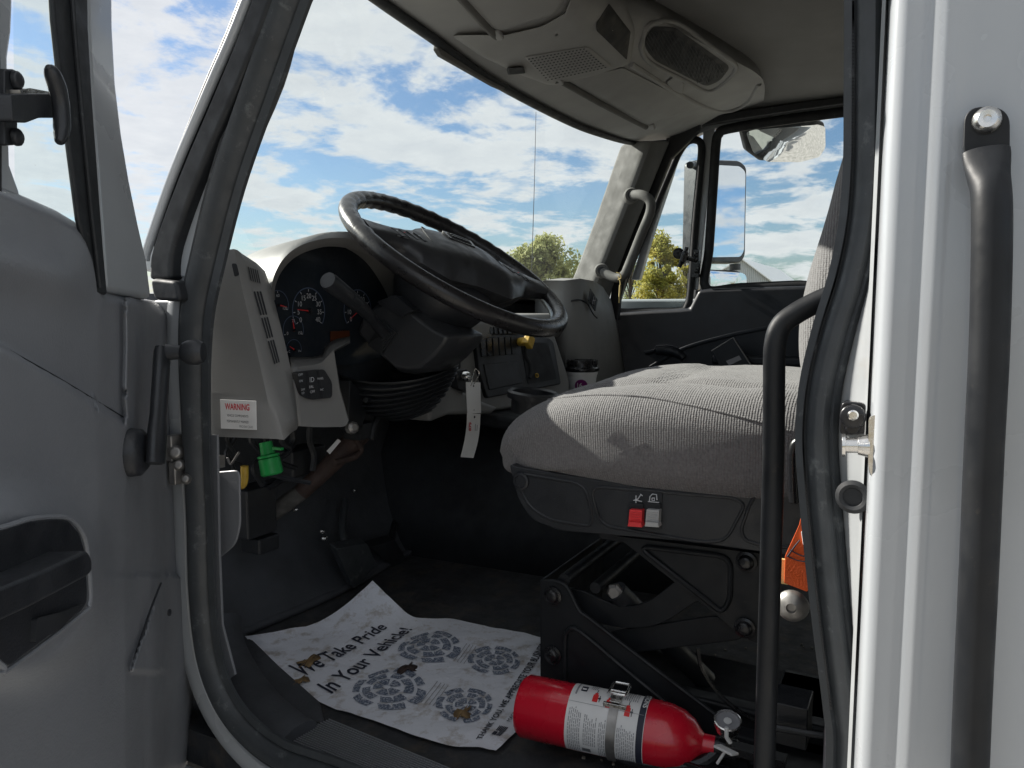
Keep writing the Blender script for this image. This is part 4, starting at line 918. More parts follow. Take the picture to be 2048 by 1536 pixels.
# orange tether and wall bolt, wall behind
wb = MB(); wb.box((.12, -.06, .35), (.02, .26, 1.0)); wb.build('inner_pillar_wall', 'dark', truck, bevel=.01)
ob = MB(); oq = [AX(a, c, .10) for a, c in ((1612, 990), (1650, 990), (1652, 1100), (1636, 1150), (1614, 1184), (1568, 1166), (1570, 1112), (1598, 1050))]
ob.prism(oq, (.012, 0, 0)); ob.prism([AX(a, c, .097) for a, c in ((1602, 1064), (1622, 1060), (1620, 1100), (1606, 1090))], (.003, 0, 0), 1)
for pp in (((1574, 1114), (1590, 1092), (1600, 1080)), ((1574, 1112), (1600, 1122), (1640, 1124)), ((1580, 1100), (1606, 1112), (1640, 1112))):
    ob.tube(spline([AX(a, c, .0985) for a, c in pp], 4), .0008, 5, 2)
ob.build('seat_belt_tether', ['orange', 'label', 'ink'], truck, bevel=.003)
MB().lathe([(0, .006), (.004, .006), (.005, .009), (.011, .007), (.0155, .003), (.016, 0), (0, 0)][::-1], AX(1585, 1211, .105), (-1, 0, 0), 24).build('anchor_bolt', 'dull', truck)
MB().box(AX(1564, 1142, .11), (.004, .012, .025)).build('belt_clip', 'string', truck)
MB().box(AX(1672, 1505, .05), (.03, .02, .09)).build('sill_bracket', 'trim', truck, bevel=.008)

# ================================================================ DRIVER DOOR (open)
DN = V((.53, -.848, 0)).normalized(); DP = V((.03, .86, .6)); DD = V((-.848, -.53, 0)).normalized()
def DR(a, c, o=0): return AP(a, c, DP+DN*o, DN)
door = bpy.data.objects.new('driver_door', None); COL.objects.link(door); door.parent = truck
def dslab(name, pix, o, th, m, bevel=.004, rnd=0, segs=3, parent=door, smooth_n=0):
    pts = [DR(a, c, o) for a, c in pix]
    if smooth_n: pts = spline(pts, smooth_n, True)
    if rnd: pts = fillet(pts, rnd)
    return MB().prism(pts, -DN*th).build(name, m, parent, bevel=bevel, segs=segs)
# trim panel as a relief surface with modelled ridges
def outline_x(y):   # right hand edge of the panel in picture rows
    pts = [(560, 205), (585, 215), (600, 300), (612, 336), (640, 342), (700, 343), (800, 340), (880, 348), (940, 362), (1000, 382), (1110, 393), (1250, 394), (1300, 393), (1400, 386), (1600, 368), (1800, 350)]
    if y <= 560: return 205
    for (y0, x0), (y1, x1) in zip(pts, pts[1:]):
        if y <= y1: return x0+(x1-x0)*(y-y0)/(y1-y0)
    return pts[-1][1]
def top_y(x):
    pts = [(-700, 60), (-300, 240), (0, 372), (60, 398), (110, 420), (150, 444), (172, 468), (185, 500), (196, 560), (212, 584), (260, 592), (310, 602), (342, 622), (400, 640)]
    for (x0, y0), (x1, y1) in zip(pts, pts[1:]):
        if x <= x1: return y0+(y1-y0)*(x-x0)/(x1-x0)
    return 640
def relief(px, py):
    h = 0
    # swooping crease from left down to the crank
    cy = 690+max(0, px+0)*.55+ (px/240)**2*20 if px > -50 else 670
    d = (py-cy)
    h += .011/(1+math.exp(-d/2.2)) if px < 250 else .011*max(0, 1-(px-250)/40)
    # fold near the front edge
    fx = 300+(.03*(py-600) if py < 1150 else 16+(py-1150)*.01)
    h += -.020/(1+math.exp(-(px-fx)/7.0))
    h -= max(0, px-195)*.00010*(1 if py < 1150 else .5)
    if 1170 < py < 1344 and px > 322-(py-1170)*.36: h += .013*((py-1170)/174)**.7*(1/(1+math.exp((px-325)/4)))
    # hump around the pocket
    e = math.hypot((px-20)/215, (py-1180)/205); h += .018*math.exp(-max(0, e-.72)**2*22)
    # top roll
    h -= .014*max(0, 1-(py-top_y(px))/22)**2
    # right edge roll
    ex_ = outline_x(py); h -= .016*max(0, 1-(ex_-px)/9)**2
    h += .010*math.exp(-((py-(520+px*.25))/55)**2)*max(0, min(1, (190-px)/60))
    # lower map-pocket step
    h += .010/(1+math.exp(-(py-(1325-(px-262)*.0))/3.0)) * (1/(1+math.exp((px-300)/9)))*(0)
    return h
rows = []
ys = [i/95 for i in range(96)]
for j in range(190):
    v_ = j/189; row = []
    for i in range(150):
        u = i/149
        px0 = -600+(u**.55)*1.0*(600+400)
        # columns follow the right edge
        yt = top_y(min(px0, 342)); py = yt+(1850-yt)*v_**1.15
        xe = outline_x(py); px = -600+(xe+600)*(u**.55)
        yt = top_y(px); py = yt+(1850-yt)*v_**1.15
        row.append(DR(px, py, relief(px, py)))
    rows.append(row)
back = [[p-DN*.05 for p in (rows[0])]]
pm = MB().grid(rows)
pm.grid([rows[0], [p-DN*.055 for p in rows[0]]]); pm.grid([[r[-1] for r in rows], [r[-1]-DN*.055 for r in rows]])
pm.build('door_trim', 'trim', door, ang=180)
# outer door skin
MB().prism([DP-DN*.07+DD*s_+V((0, 0, z)) for s_, z in ((-.02, .02), (.30, .06), (1.0, .09), (1.0, -.85), (-.02, -.80))], -DN*.03).build('door_skin', 'white', door, bevel=.01)
# pocket recess with pull
dslab('pull_pocket', [(-60, 1065), (0, 1058), (60, 1040), (115, 1036), (140, 1042), (160, 1065), (170, 1098), (176, 1180), (175, 1205), (165, 1222), (22, 1332), (8, 1330), (-40, 1290)], .036, .03, 'black', bevel=.003, rnd=.004)
MB().tube(spline([DR(a, c, .034) for a, c in ((-60, 1062), (0, 1056), (60, 1038), (115, 1034), (142, 1040), (163, 1064), (173, 1098), (180, 1180), (178, 1208), (166, 1226), (22, 1336), (6, 1332), (-40, 1292))], 4), .0022, 8).build('pocket_rim', 'trim', door)
MB().prism(fillet([DR(a, c, .064) for a, c in ((-80, 1212), (10, 1172), (90, 1140), (150, 1112), (176, 1100), (186, 1118), (186, 1142), (178, 1152), (60, 1215), (-80, 1280))], .004), -DN*.035).build('door_pull', 'black', door, bevel=.006, segs=3)
MB().prism(fillet([DR(a, c, .040) for a, c in ((74, 1236), (130, 1222), (170, 1206), (120, 1260), (70, 1285))], .003), -DN*.01).build('inner_release', 'dark', door, bevel=.002)
# lower pocket flap
fp_ = MB(); 
L1 = [DR(a, c, .002) for a, c in ((322, 1170), (300, 1225), (280, 1280), (262, 1338))]; L2 = [DR(a, c, .009) for a, c in ((326, 1176), (312, 1230), (300, 1285), (292, 1343))]; L3 = [DR(a, c, -.006) for a, c in ((338, 1190), (332, 1240), (328, 1290), (322, 1352))]
MB().lathe([(0, 0), (.004, 0), (.004, .002), (0, .002)], DR(337, 1225, .014), DN, 12).build('pocket_screw', 'black', door)
MB().tube(spline([DR(a, c, relief(a, c)-.0002) for a, c in ((-60, 664), (-10, 686), (60, 724), (120, 758), (180, 794), (246, 834))], 5), .0009, 6).build('trim_seam_crease_shade', 'dark', door)  # dark line painting the shade along the moulded crease
MB().tube([DR(322, 1166, .001), DR(300, 1222, .003), DR(262, 1336, .003)], .0012, 6).build('trim_seam_crease_shade', 'dark', door)
# window crank
ck = MB(); e0 = DR(262, 905, .004); ck.lathe([(0, 0), (.026, 0), (.025, .010), (.018, .016), (0, .016)], e0, DN, 26)
a0, a1 = e0+DN*.026, DR(268, 705, .0)+DN*.030
axv = (a1-a0); L_ = axv.length; pth = [a0-axv*.12, a0-axv*.06, a0, a0+axv*.5, a1, a1+axv*.04]
ck.tube(spline(pth, 4), [(.006, .008)]+[(.0085, .0155)]*7+[(.0085, .0165)]*3+[(.0078, .0135)]*6+[(.007, .011)]*3+[(.004, .007)], 20, flat=tuple(DN))
ck.lathe([(0, 0), (.009, 0), (.008, .010), (.0075, .016), (.0105, .018), (.0135, .024), (.014, .034), (.011, .040), (0, .041)], a1+DN*.004, DN, 24)
cr = ck.build('window_crank', 'black', door, ang=50)
# window frame posts
dslab('frame_post', [(150, -370), (215, -370), (228, -60), (229, 60), (235, 170), (247, 270), (262, 360), (280, 450), (296, 520), (306, 600), (212, 584), (205, 500), (196, 380), (183, 200), (175, 60), (172, -60)], -.007, .02, 'white', bevel=.008, rnd=0)
dslab('frame_rubber', [(90, -370), (160, -370), (176, -60), (178, 60), (186, 200), (199, 380), (208, 500), (216, 590), (192, 590), (180, 520), (160, 440), (142, 300), (120, 130), (110, 40), (104, -60)], .000, .006, 'rubber', bevel=.006)
MB().tube([DR(a, c, .002) for a, c in ((140, -60), (152, 100), (166, 250), (182, 420), (200, 575))], .0022, 8).build('rubber_bead', 'rubber', door)
dslab('frame_divider', [(-60, -790), (30, -790), (32, -60), (31, 20), (29, 70), (22, 120), (24, 250), (26, 330), (44, 380), (52, 420), (-40, 420), (-40, -60)], -.012, .03, 'white', bevel=.008)
def d3(s_, z, o=0): q = DP+DD*s_+DN*o; return V((q.x, q.y, z))
MB().prism([d3(.14, 1.12, -.01), d3(.14, 1.165, -.01), d3(.97, 1.165, -.01), d3(.97, 1.12, -.01)], -DN*.03).build('frame_top', 'white', door, bevel=.006)
MB().prism([d3(.92, .72, -.01), d3(.97, .72, -.01), d3(.97, 1.13, -.01), d3(.92, 1.13, -.01)], -DN*.03).build('frame_post', 'white', door, bevel=.006)
dslab('divider_rubber', [(-70, -790), (3, -790), (4, 100), (8, 200), (8, 420), (-60, 420)], -.004, .03, 'rubber', bevel=.004)
MB().poly([DR(a, c, -.014) for a, c in ((20, -740), (150, -370), (180, -60), (215, 600), (150, 560), (30, 440))]).build('vent_glass', 'vglass', door)
lt = MB(); lt.prism(fillet([DR(a, c, .006) for a, c in ((10, 138), (30, 138), (42, 150), (42, 168), (36, 180), (36, 246), (36, 290), (10, 292))], .003), -DN*.012)
lt.prism(fillet([DR(a, c, .020) for a, c in ((22, 188), (104, 186), (118, 196), (116, 236), (80, 236), (54, 246), (26, 244))], .003), -DN*.014)
hdl = spline([DR(a, c, .028) for a, c in ((95, 132), (104, 146), (116, 180), (122, 212), (124, 250), (122, 272), (118, 286))], 4)
lt.tube(hdl, [.002, .003, .0045, .0055, .0062, .0066, .0068, .007, .007, .0068]+[.0066]*8+[.006, .006, .0055, .005, .0045, .004, .003], 14, flat=tuple(DN))
for c in (160, 274): lt.lathe([(0, 0), (.007, 0), (.007, .004), (.004, .006), (0, .006)], DR(28, c, .006), DN, 14)
lt.build('vent_latch', 'black', door, bevel=.0015, ang=50)
MB().prism([DR(a, c, .014) for a, c in ((40, 180), (60, 176), (102, 184), (100, 189), (42, 190))], -DN*.01).build('latch_spring', 'chrome', door)

# ================================================================ LOOSE THINGS
# fire extinguisher
E0, E1 = AZ(1046, 1410, .060), AZ(1392, 1484, .058)
ea = (E1-E0).normalized(); EL = (E1-E0).length; ER = .0405
ext = thing('fire_extinguisher', tuple((E0+E1)/2-V((0, 0, .045))), 'red fire extinguisher lying on its side on the black cab floor below the seat', 'fire extinguisher')
prof = [(0, .004), (ER*.6, .002), (ER*.9, .0), (ER, .006), (ER, EL*.80), (ER*.97, EL*.86), (ER*.86, EL*.93), (ER*.66, EL*.985), (ER*.42, EL*1.02), (ER*.30, EL*1.04), (ER*.30, EL*1.10), (0, EL*1.10)]
MB().lathe(prof, E0, ea, 56).build('cylinder', 'red', ext, ang=40)
ev = (CAM-(E0+E1)/2); ev = (ev-ea*ev.dot(ea)).normalized(); ew = ea.cross(ev)   # ev toward camera
if ew.z < 0: ew = -ew
def EXT(s, an, o=.0): return E0+ea*(s*EL)+(ev*math.cos(an)+ew*math.sin(an))*(ER+o)
lb = MB(); S0, S1 = .31, .745
rows = [[EXT(S0+(S1-S0)*i/12, rad(-75+205*j/26), .0006) for i in range(13)] for j in range(27)]
lb.grid(rows, 0)
def lfn(s0, an0, off=.0014, rot=0):
    def f(x, y):
        # reading direction runs round the bottle
        if rot == 0: s, an = s0+x/EL, an0+y/ER
        else: s, an = s0+y/EL, an0-x/ER
        return EXT(s, an, off)
    return f
def lrect(s0, s1, a0, a1, m, off=.0012):
    n = max(2, int(abs(a1-a0)/5)); lb.grid([[EXT(s0+(s1-s0)*i/3, rad(a0+(a1-a0)*j/n), off) for i in range(4)] for j in range(n+1)], m)
lrect(.708, .742, -75, 129, 1)
lb.text('INSTRUCTIONS', .0125, 0, 0, 0, 0, 'LEFT', fn=lfn(.717, rad(10), .0018, 1), sx=-1.0) if False else None
def inst(x, y): return EXT(.7195+y/EL, rad(126)-x/ER, .0019)
lb.text('INSTRUCTIONS', .0088, None, None, None, 0, 'LEFT', fn=inst, bold=.0002)
random.seed(5)
for (sa, sb, aa, ab, n) in ((.325, .40, -70, 20, 7), (.415, .49, -48, 10, 7), (.50, .54, -72, 8, 4), (.60, .70, -70, 2, 10), (.41, .45, 60, 96, 4), (.50, .54, 58, 100, 4), (.61, .69, 48, 100, 7)):
    for k in range(n):
        s0_ = sa+(sb-sa)*(k+.3)/n; hi_ = ab-random.random()*12
        a_ = aa
        while a_ < hi_-3:
            wl_ = random.uniform(3, 9); lrect(s0_, s0_+.0042, a_, min(hi_, a_+wl_), 2); a_ += wl_+1.6
for k in range(12): lrect(.41+k*.004, .4125+k*.004, -66, -56, 1)
for (s_, an) in ((.455, 40), (.535, 34), (.645, 26)):
    lrect(s_-.016, s_+.014, an-9, an+7, 3); lrect(s_-.010, s_+.008, an+7, an+12, 3); lrect(s_-.002, s_+.002, an+12, an+22, 1); lrect(s_+.014, s_+.030, an-2, an+1, 1); lrect(s_+.022, s_+.026, an-8, an+6, 1)
lrect(.36, .395, 50, 66, 1); lrect(.366, .39, 53, 58, 0, .0018); lrect(.335, .345, 40, 78, 2)
lrect(.315, .735, 24.5, 25.2, 2)
lb.build('instruction_label', ['label', 'ink', 'inkgrey', 'redmark'], ext, ang=180, recalc=False)
sp_ = MB(); n = 48
rws = [[E0+ea*(EL*s)+(ev*math.cos(2*math.pi*k/n)+ew*math.sin(2*math.pi*k/n))*(ER+o) for k in range(n)] for s, o in ((.545, .001), (.545, .0026), (.595, .0026), (.595, .001))]
strap = sp_.grid(rws, closed=True).build('strap', 'dull', ext)
bk = MB(); cb_ = EXT(.575, rad(62), .006)
R3 = Matrix((ea, ew.cross(ea) if False else (ev*-math.sin(rad(62))+ew*math.cos(rad(62))), (ev*math.cos(rad(62))+ew*math.sin(rad(62))))).transposed()
pts = [cb_+R3 @ V(q) for q in ((-.011, -.014, .002), (.011, -.014, .002), (.011, .014, .004), (-.011, .014, .004))]
bk.tube(fillet(pts, .004, 4), .0021, 8, closed=True); bk.tube([pts[0].lerp(pts[3], .25), pts[1].lerp(pts[2], .25)], .0016, 8)
bk.box(EXT(.572, rad(30), .003), (.030, .004, .005), R3); bk.box(EXT(.572, rad(45), .0032), (.014, .022, .0015), R3)
bk.build('buckle', 'chrome', strap, bevel=.0005)
nk = E0+ea*(EL*1.10); hd = MB(); hd.lathe([(0, 0), (.0115, 0), (.0125, .008), (.0135, .03), (.009, .034), (0, .034)], nk-ea*.004, ea, 20)
hd.tube(spline([nk+ea*.01, nk+V((-.02, .02, -.02)), nk+V((-.035, .08, -.028)), nk+V((-.035, .12, -.025))], 5), (.0085), 10)
hd.prism(fillet([nk+V((-.03, .03, -.03)), nk+V((-.03, .06, -.012)), nk+V((-.03, -.06, -.018)), nk+V((-.03, -.07, -.045))], .006), (.02, 0, 0))
hd.box(nk+ea*.03+V((-.01, -.02, .008)), (.018, .07, .010)); hd.build('valve_head', 'blackg', ext, bevel=.002)
gp = AD(1455, 1447, (nk-CAM).dot(FW)-.01); gn = V((-.35, -.1, .93)).normalized(); ga = MB()
ga.lathe([(0, -.010), (.014, -.010), (.0165, 0), (.0165, .006), (.0150, .007), (.0145, .004)], gp, gn, 26); ga.tube([gp-gn*.008, gp-gn*.03], .007, 10, 0); ga.disc(gp+gn*.003, gn, .0145, 24, 2, .0005)
ga.disc(gp+gn*.0045, gn, .005, 12, 1, .0006); ga.build('pressure_gauge', ['chrome', 'label', 'inkgrey'], ext)
tg = MB(); tp0 = AD(1452, 1500, (nk-CAM).dot(FW)-.05)
tg.tube([tp0+V((0, 0, .028)), tp0+V((.0, .0, .016)), tp0+V((.004, -.004, .008))], .0028, 8); tg.box(tp0, (.028, .012, .003), Matrix.Rotation(rad(12), 3, 'Y') @ Matrix.Rotation(rad(60), 3, 'Z')); tg.tube([tp0, tp0+V((0, .01, -.02))], .002, 6); tg.build('safety_seal', 'label', ext, bevel=.0008)
bm_ = MB(); p = AZ(1103, 1478, .0); 
bolt = MB().lathe([(0, 0), (.016, 0), (.014, .006), (.009, .008), (.009, .022), (.006, .030), (.006, .038), (0, .038)], p, (0, 0, 1), 14).build('floor_stud', 'rust', truck)

# paper floor mat
near = [(490, 1275, .012), (505, 1296, .006), (545, 1335, .004), (600, 1378, .004), (655, 1414, .004), (700, 1428, .004), (760, 1449, .004), (830, 1476, .004), (900, 1495, .004), (950, 1500, .004), (992, 1504, .006)]
far = [(745, 1160, .075), (768, 1182, .060), (795, 1208, .040), (822, 1230, .020), (862, 1236, .010), (900, 1236, .006), (940, 1244, .006), (985, 1254, .006), (1040, 1264, .006), (1100, 1280, .006), (1185, 1302, .005)]
ns = spline([AZ(*q) for q in near], 8); fs_ = spline([AZ(*q) for q in far], 8)
def PM(u, v, off=0):
    def at(L_, t): t = min(max(t, 0), .9999)*(len(L_)-1); i = int(t); return L_[i].lerp(L_[i+1], t-i)
    a, c = at(ns, u), at(fs_, u); lift = c.z-.006
    p = a.lerp(c, v); p.z = .005+ (lift*max(0, (v-.45)/.55)**1.6 if lift > 0 else 0)+(.008*max(0, 1-u*8)*(1-v))
    w = noise.noise(V((p.x*9, p.y*9, 1)))*.004+abs(noise.noise(V((p.x*22, p.y*22, 4))))*.0025
    return p+V((0, 0, max(0, w)+off))
pmm = MB(); NU, NV = 90, 60
pmm.grid([[PM(i/NU+.0, min(1, max(0, j/NV+(noise.noise(V((i*.15, j*.0, 3)))*.012 if j in (0, NV) else 0)))) for j in range(NV+1)] for i in range(NU+1)], 0)
PWd, PLn = .37, .60
def pt(u0, v0, off=.0016):
    return lambda x, y: PM(u0-y/PLn, v0+x/PWd, off)
pmm.text('We Take Pride', .047, None, None, None, 1, 'LEFT', fn=pt(.275, .075), sx=.93, bold=.0007)
pmm.text('In Your Vehicle!', .047, None, None, None, 1, 'LEFT', fn=pt(.375, .075), sx=.93, bold=.0007)
pmm.text('THANK YOU, WE APPRECIATE YOUR BUSINESS', .0185, None, None, None, 1, 'LEFT', fn=pt(.905, .05), sx=.82, bold=.0004)
pmm.text('MADE IN USA', .0125, None, None, None, 1, 'LEFT', fn=pt(.955, .22), sx=.9)
def plate_(u0, v0, rx, ry, rot=0):   # boot print made of lugs
    for ring, (r0, r1, n) in enumerate(((.10, .38, 5), (.46, .70, 9), (.78, 1.0, 13))):
        for k in range(n):
            a0 = 2*math.pi*(k+.10)/n+ring*.3; a1 = 2*math.pi*(k+.86)/n+ring*.3; sk_ = .10*(1 if (k+ring) % 2 else -1)
            top_, bot = [], []
            for j in range(5):
                a = a0+(a1-a0)*j/4; 
                for L_, r, s_ in ((top_, r1, sk_), (bot, r0, 0)):
                    x, y = r*rx*math.cos(a+s_), r*ry*math.sin(a+s_)
                    L_.append(PM(u0+y/PLn, v0+x/PWd, .0015))
            pmm.grid([top_, bot], 2)
plate_(.53, .24, .062, .075); plate_(.53, .66, .062, .075); plate_(.775, .28, .048, .052); plate_(.775, .68, .048, .052)
for k in range(4):
    for v0 in (.30, .68): pmm.grid([[PM(.655+k*.012, v0-.09+.18*j/6, .0014) for j in range(7)], [PM(.657+k*.012, v0-.09+.18*j/6, .0014) for j in range(7)]], 3)
for k in range(6): pmm.grid([[PM(.930+k*.006, .10+(.0 if k > 2 else .04)+.01*j, .0015) for j in range(9 if k > 2 else 5)], [PM(.934+k*.006, .10+(.0 if k > 2 else .04)+.01*j, .0015) for j in range(9 if k > 2 else 5)]], 1)
pmm.grid([[PM(.928, .10+.01*j, .0015) for j in range(4)], [PM(.944, .10+.01*j, .0015) for j in range(4)]], 1)
mat_o = pmm.build('paper_floor_mat', ['paper', 'ink', 'lug', 'inkgrey'], None, ang=180, recalc=False)
tag(mat_o, 'dirty white paper floor mat printed with slogan and boot prints in the footwell', 'floor mat')
# dry leaves
for i, (a, c, s_, lab) in enumerate(((618, 1322, .024, 'large tan dry leaf lying over the word Take on the paper mat'), (600, 1362, .019, 'tan dry leaf lying on the word In near the mat edge'), (815, 1336, .022, 'dark curled leaf between the two boot prints on the paper mat'), (926, 1425, .020, 'small brown leaf by the thank-you line of the paper mat'))):
    p = AZ(a, c, .009); lf = MB(); n = 26; rim_ = []
    for k in range(n):
        q = 2*math.pi*k/n; r = s_*(.35+.65*abs(math.cos(q*1.5+i))**.7)*(.8+.4*random.random()); rim_.append(p+V((r*math.cos(q), r*math.sin(q)*.7, .003*math.sin(q*3+i))))
    lf.add([p+V((0, 0, .004))]+rim_, [[0, k+1, (k+1) % n+1] for k in range(n)]); lf.tube([p+V((-s_*1.2, -s_*.2, .002)), p+V((s_*.6, 0, .005))], .0008, 5)
    tag(lf.build('dry_leaf', 'leaf' if i != 2 else 'rust', None, solid=.0004), lab, 'leaf', 'dry leaves on the paper mat')
# floor crumbs near the sill
cr_ = MB(); random.seed(9)
for k in range(70):
    p = AZ(random.uniform(1060, 1680), random.uniform(1280, 1530), .001); r = random.uniform(.0008, .0024)
    cr_.box(p+V((0, 0, r*.5)), (r*2, r*1.5, r), Matrix.Rotation(random.random()*3, 3, 'Z'))
cro = cr_.build('floor_grit', mat('pale_grit', (.22, .2, .17), .9), None); cro['kind'] = 'stuff'; tag(cro, 'pale grit scattered on the black cab floor', 'grit')

# coffee cup
cpos = AX(1164, 745, 1.36); cz0 = .345; ztop = AX(1164, 738, 1.36).z
cup = thing('coffee_cup', (cpos.x, cpos.y, cz0), 'white paper coffee cup with black lid and purple size dot on the console', 'cup')
hh = ztop-cz0; MB().lathe([(0, 0), (.033, 0), (.043, hh*.80), (.0445, hh*.81), (.0455, hh), (0, hh)], (cpos.x, cpos.y, cz0), (0, 0, 1), 40).build('cup_body', 'cup', cup, ang=50)
lid = MB(); lid.lathe([(.047, -.006), (.049, -.003), (.0485, .004), (.043, .007), (.041, .024), (.039, .027), (.034, .026), (.033, .020), (0, .020)], (cpos.x, cpos.y, ztop), (0, 0, 1), 40)
for k in range(10):
    q = 2*math.pi*k/10; lid.box(V((cpos.x+.0405*math.cos(q), cpos.y+.0405*math.sin(q), ztop+.020)), (.008, .006, .014), Matrix.Rotation(q, 3, 'Z'))
lid.build('cup_lid', 'blackg', cup, bevel=.001)
cv_ = (CAM-cpos); cv_.z = 0; an0 = math.atan2(cv_.y, cv_.x)-.05; dm = MB(); zc = AX(1161, 766, 1.36).z-.004
def CUPS(x, z, o): 
    rr_ = .033+.010*((z-cz0)/(hh*.8)); a = an0+x/rr_; return V((cpos.x+(rr_+o)*math.cos(a), cpos.y+(rr_+o)*math.sin(a), z))
ringp = [CUPS(.018*math.cos(2*math.pi*k/24), zc+.018*math.sin(2*math.pi*k/24), .0012) for k in range(24)]; dm.add([CUPS(0, zc, .0014)]+ringp, [[0, k+1, (k+1) % 24+1] for k in range(24)], 0)
dm.text('16', .017, None, None, None, 1, 'RIGHT', fn=lambda x, y: CUPS(x+.003, zc-.004+y, .0022), bold=.0005)
dm.text('oz', .009, None, None, None, 1, 'LEFT', fn=lambda x, y: CUPS(x+.004, zc-.004+y, .0022), bold=.0003)
dm.build('size_mark', ['purple', 'label'], cup, recalc=False)

# key ring and tags
def KT(a, c, d=0): return AY(a, c, .80+d)
key = thing('key_tag', tuple(KT(950, 745)), 'pair of long white paper key tags hanging from the ignition key ring', 'key tag')
rg = MB(); rg.tube(spline([KT(950, 738), KT(958, 745), KT(955, 756), KT(947, 768), KT(943, 762), KT(946, 750)], 4, True), .0011, 6, closed=True); rg.tube([KT(944, 764), KT(941, 772)], .001, 6)
rg.build('wire_ring', 'chrome', key)
t1 = MB(); t1.prism([KT(a, c) for a, c in ((932, 764), (961, 765), (962, 826), (935, 827))], (0, .0008, 0)); t1.disc(KT(947, 772, -.001), (0, -1, 0), .0022, 12, 1, .0006); t1.disc(KT(948, 820, -.001), (0, -1, 0), .0013, 10, 2, .0006); t1.build('upper_tag', ['label', 'ink', 'inkgrey'], key, bevel=.0003)
t2 = MB(); lf_ = spline([KT(a, c, d) for a, c, d in ((934, 826, .0), (933, 850, .001), (929, 880, -.002), (921, 914, -.01))], 5); rf_ = spline([KT(a, c, d) for a, c, d in ((961, 828, .0), (960, 850, .001), (956, 882, -.002), (947, 916, -.01))], 5)
t2.grid([lf_, rf_]); t2.disc(KT(949, 834, -.001), (0, -1, 0), .0026, 12, 1, .0006)
exk, eyk = (KT(937, 845)-KT(936, 862)).normalized(), (KT(930, 855)-KT(945, 855)).normalized()
t2.text('879', .0125, KT(942, 862, -.001), exk, eyk, 3, sx=.95, bold=.0004)
for k, (a, c, l) in enumerate(((950, 862, 14), (953.5, 862, 12), (944, 900, 18), (951, 895, 12))): t2.prism([KT(a, c, -.001), KT(a+1, c, -.001), KT(a+1.6, c-l, -.001), KT(a+.6, c-l, -.001)], (0, .0003, 0), 2)
t2.build('lower_tag', ['label', 'ink', 'inkgrey', 'inkred'], key, recalc=False, solid=0)

# device in passenger door, string on handle
dv_ = MB(); dp = [AX(a, c, 1.68) for a, c in ((1423, 702), (1466, 675), (1506, 737), (1506, 800), (1470, 800))]
dv = thing('pocket_radio', tuple(AX(1465, 730, 1.69)), 'small dark box with a silver edge and sticker standing by the passenger door', 'device')
MB().prism(dp, (.025, 0, 0)).build('case', 'paxdoor', dv, bevel=.003)
MB().tube([dp[0], dp[1], dp[2]], .002, 6).build('edge_strip', 'dull', dv)
MB().prism([AX(a, c, 1.678) for a, c in ((1452, 722), (1478, 711), (1483, 719), (1458, 731))], (.001, 0, 0)).build('sticker', 'inkgrey', dv)
so = MB().tube(spline([AX(a, c, 1.56) for a, c in ((1236, 553), (1240, 562), (1241, 578), (1239, 592))], 4), .0016, 6); so.tube(spline([AX(a, c, 1.555) for a, c in ((1232, 545), (1240, 548), (1242, 556), (1236, 560))], 4), .0018, 6); so.tube([AX(1240, 570, 1.555), AX(1238, 606, 1.555)], .0024, 6)
tag(so.build('string_tie', 'string', None), 'tan string tied round the lower end of the passenger grab handle', 'string')

# ================================================================ OUTSIDE
GZ = -1.1
gm = mat('dry_grass_ground', (.16, .125, .075), .95, var=.3, vscale=.6, bump=(30, .6, 6, .05), dirt=(2.5, .45, .65, (.09, .10, .04), .7))
g = MB(); n = 40
g.grid([[V((-1500+3000*i/n, -1500+3000*j/n, GZ)) for j in range(n+1)] for i in range(n+1)]); go = g.build('ground', gm, None); go['kind'] = 'structure'
rd = MB(); rd.prism([V((-7, -40, GZ+.004)), V((6, -40, GZ+.004)), V((6, 30, GZ+.004)), V((-7, 30, GZ+.004))], (0, 0, .004)); ro_ = rd.build('gravel_lot', mat('gravel', (.40, .38, .35), .95, var=.25, vscale=8, bump=(60, .8, 5, .03)), None); ro_['kind'] = 'structure'

# barn
barnm = mat('white_ribbed_metal', (.82, .85, .86), .5, var=.04, vscale=.6, wave=None)
def DPT(a, c, d): return CAM+ray(a, c)*d
D0 = 80
pk_, le, re = DPT(1484, 519, D0), DPT(1330, 590, D0*.99), DPT(1582, 592, D0*1.0)
fpk = DPT(1560, 523, D0*1.30); off = fpk-pk_; off.z = 0
barn = thing('barn', (pk_.x, pk_.y, GZ), 'white metal barn with a low gable roof seen beyond the passenger window', 'barn')
# symmetric gable from the peak
hw = (re-pk_); hw.z = 0; hz = pk_.z-re.z
wdir = hw.normalized(); Wd = hw.length
L_e = pk_-wdir*Wd*1.25; L_e.z = pk_.z-hz*.98; R_e = re
def dn(p): return V((p.x, p.y, GZ))
w = MB(); w.poly([dn(L_e), L_e, pk_, R_e, dn(R_e)]); w.poly([dn(R_e), R_e, R_e+off, dn(R_e+off)]); w.poly([dn(L_e), dn(L_e+off), L_e+off, L_e]); w.poly([dn(L_e+off), dn(R_e+off), R_e+off, pk_+off, L_e+off]); w.build('wall', barnm, barn)
rbm = MB()
for k in range(60):
    t = k/59; x = L_e.lerp(R_e, t); 
    tp_ = (L_e.z+(pk_.z-L_e.z)*((x-L_e).xy.length/(pk_-L_e).xy.length)) if (x-L_e).xy.length < (pk_-L_e).xy.length else (pk_.z+(R_e.z-pk_.z)*((x-pk_).xy.length/(R_e-pk_).xy.length))
    rbm.box(V((x.x, x.y, (tp_+GZ)/2))-off.normalized()*.05, (.09, .09, tp_-GZ))
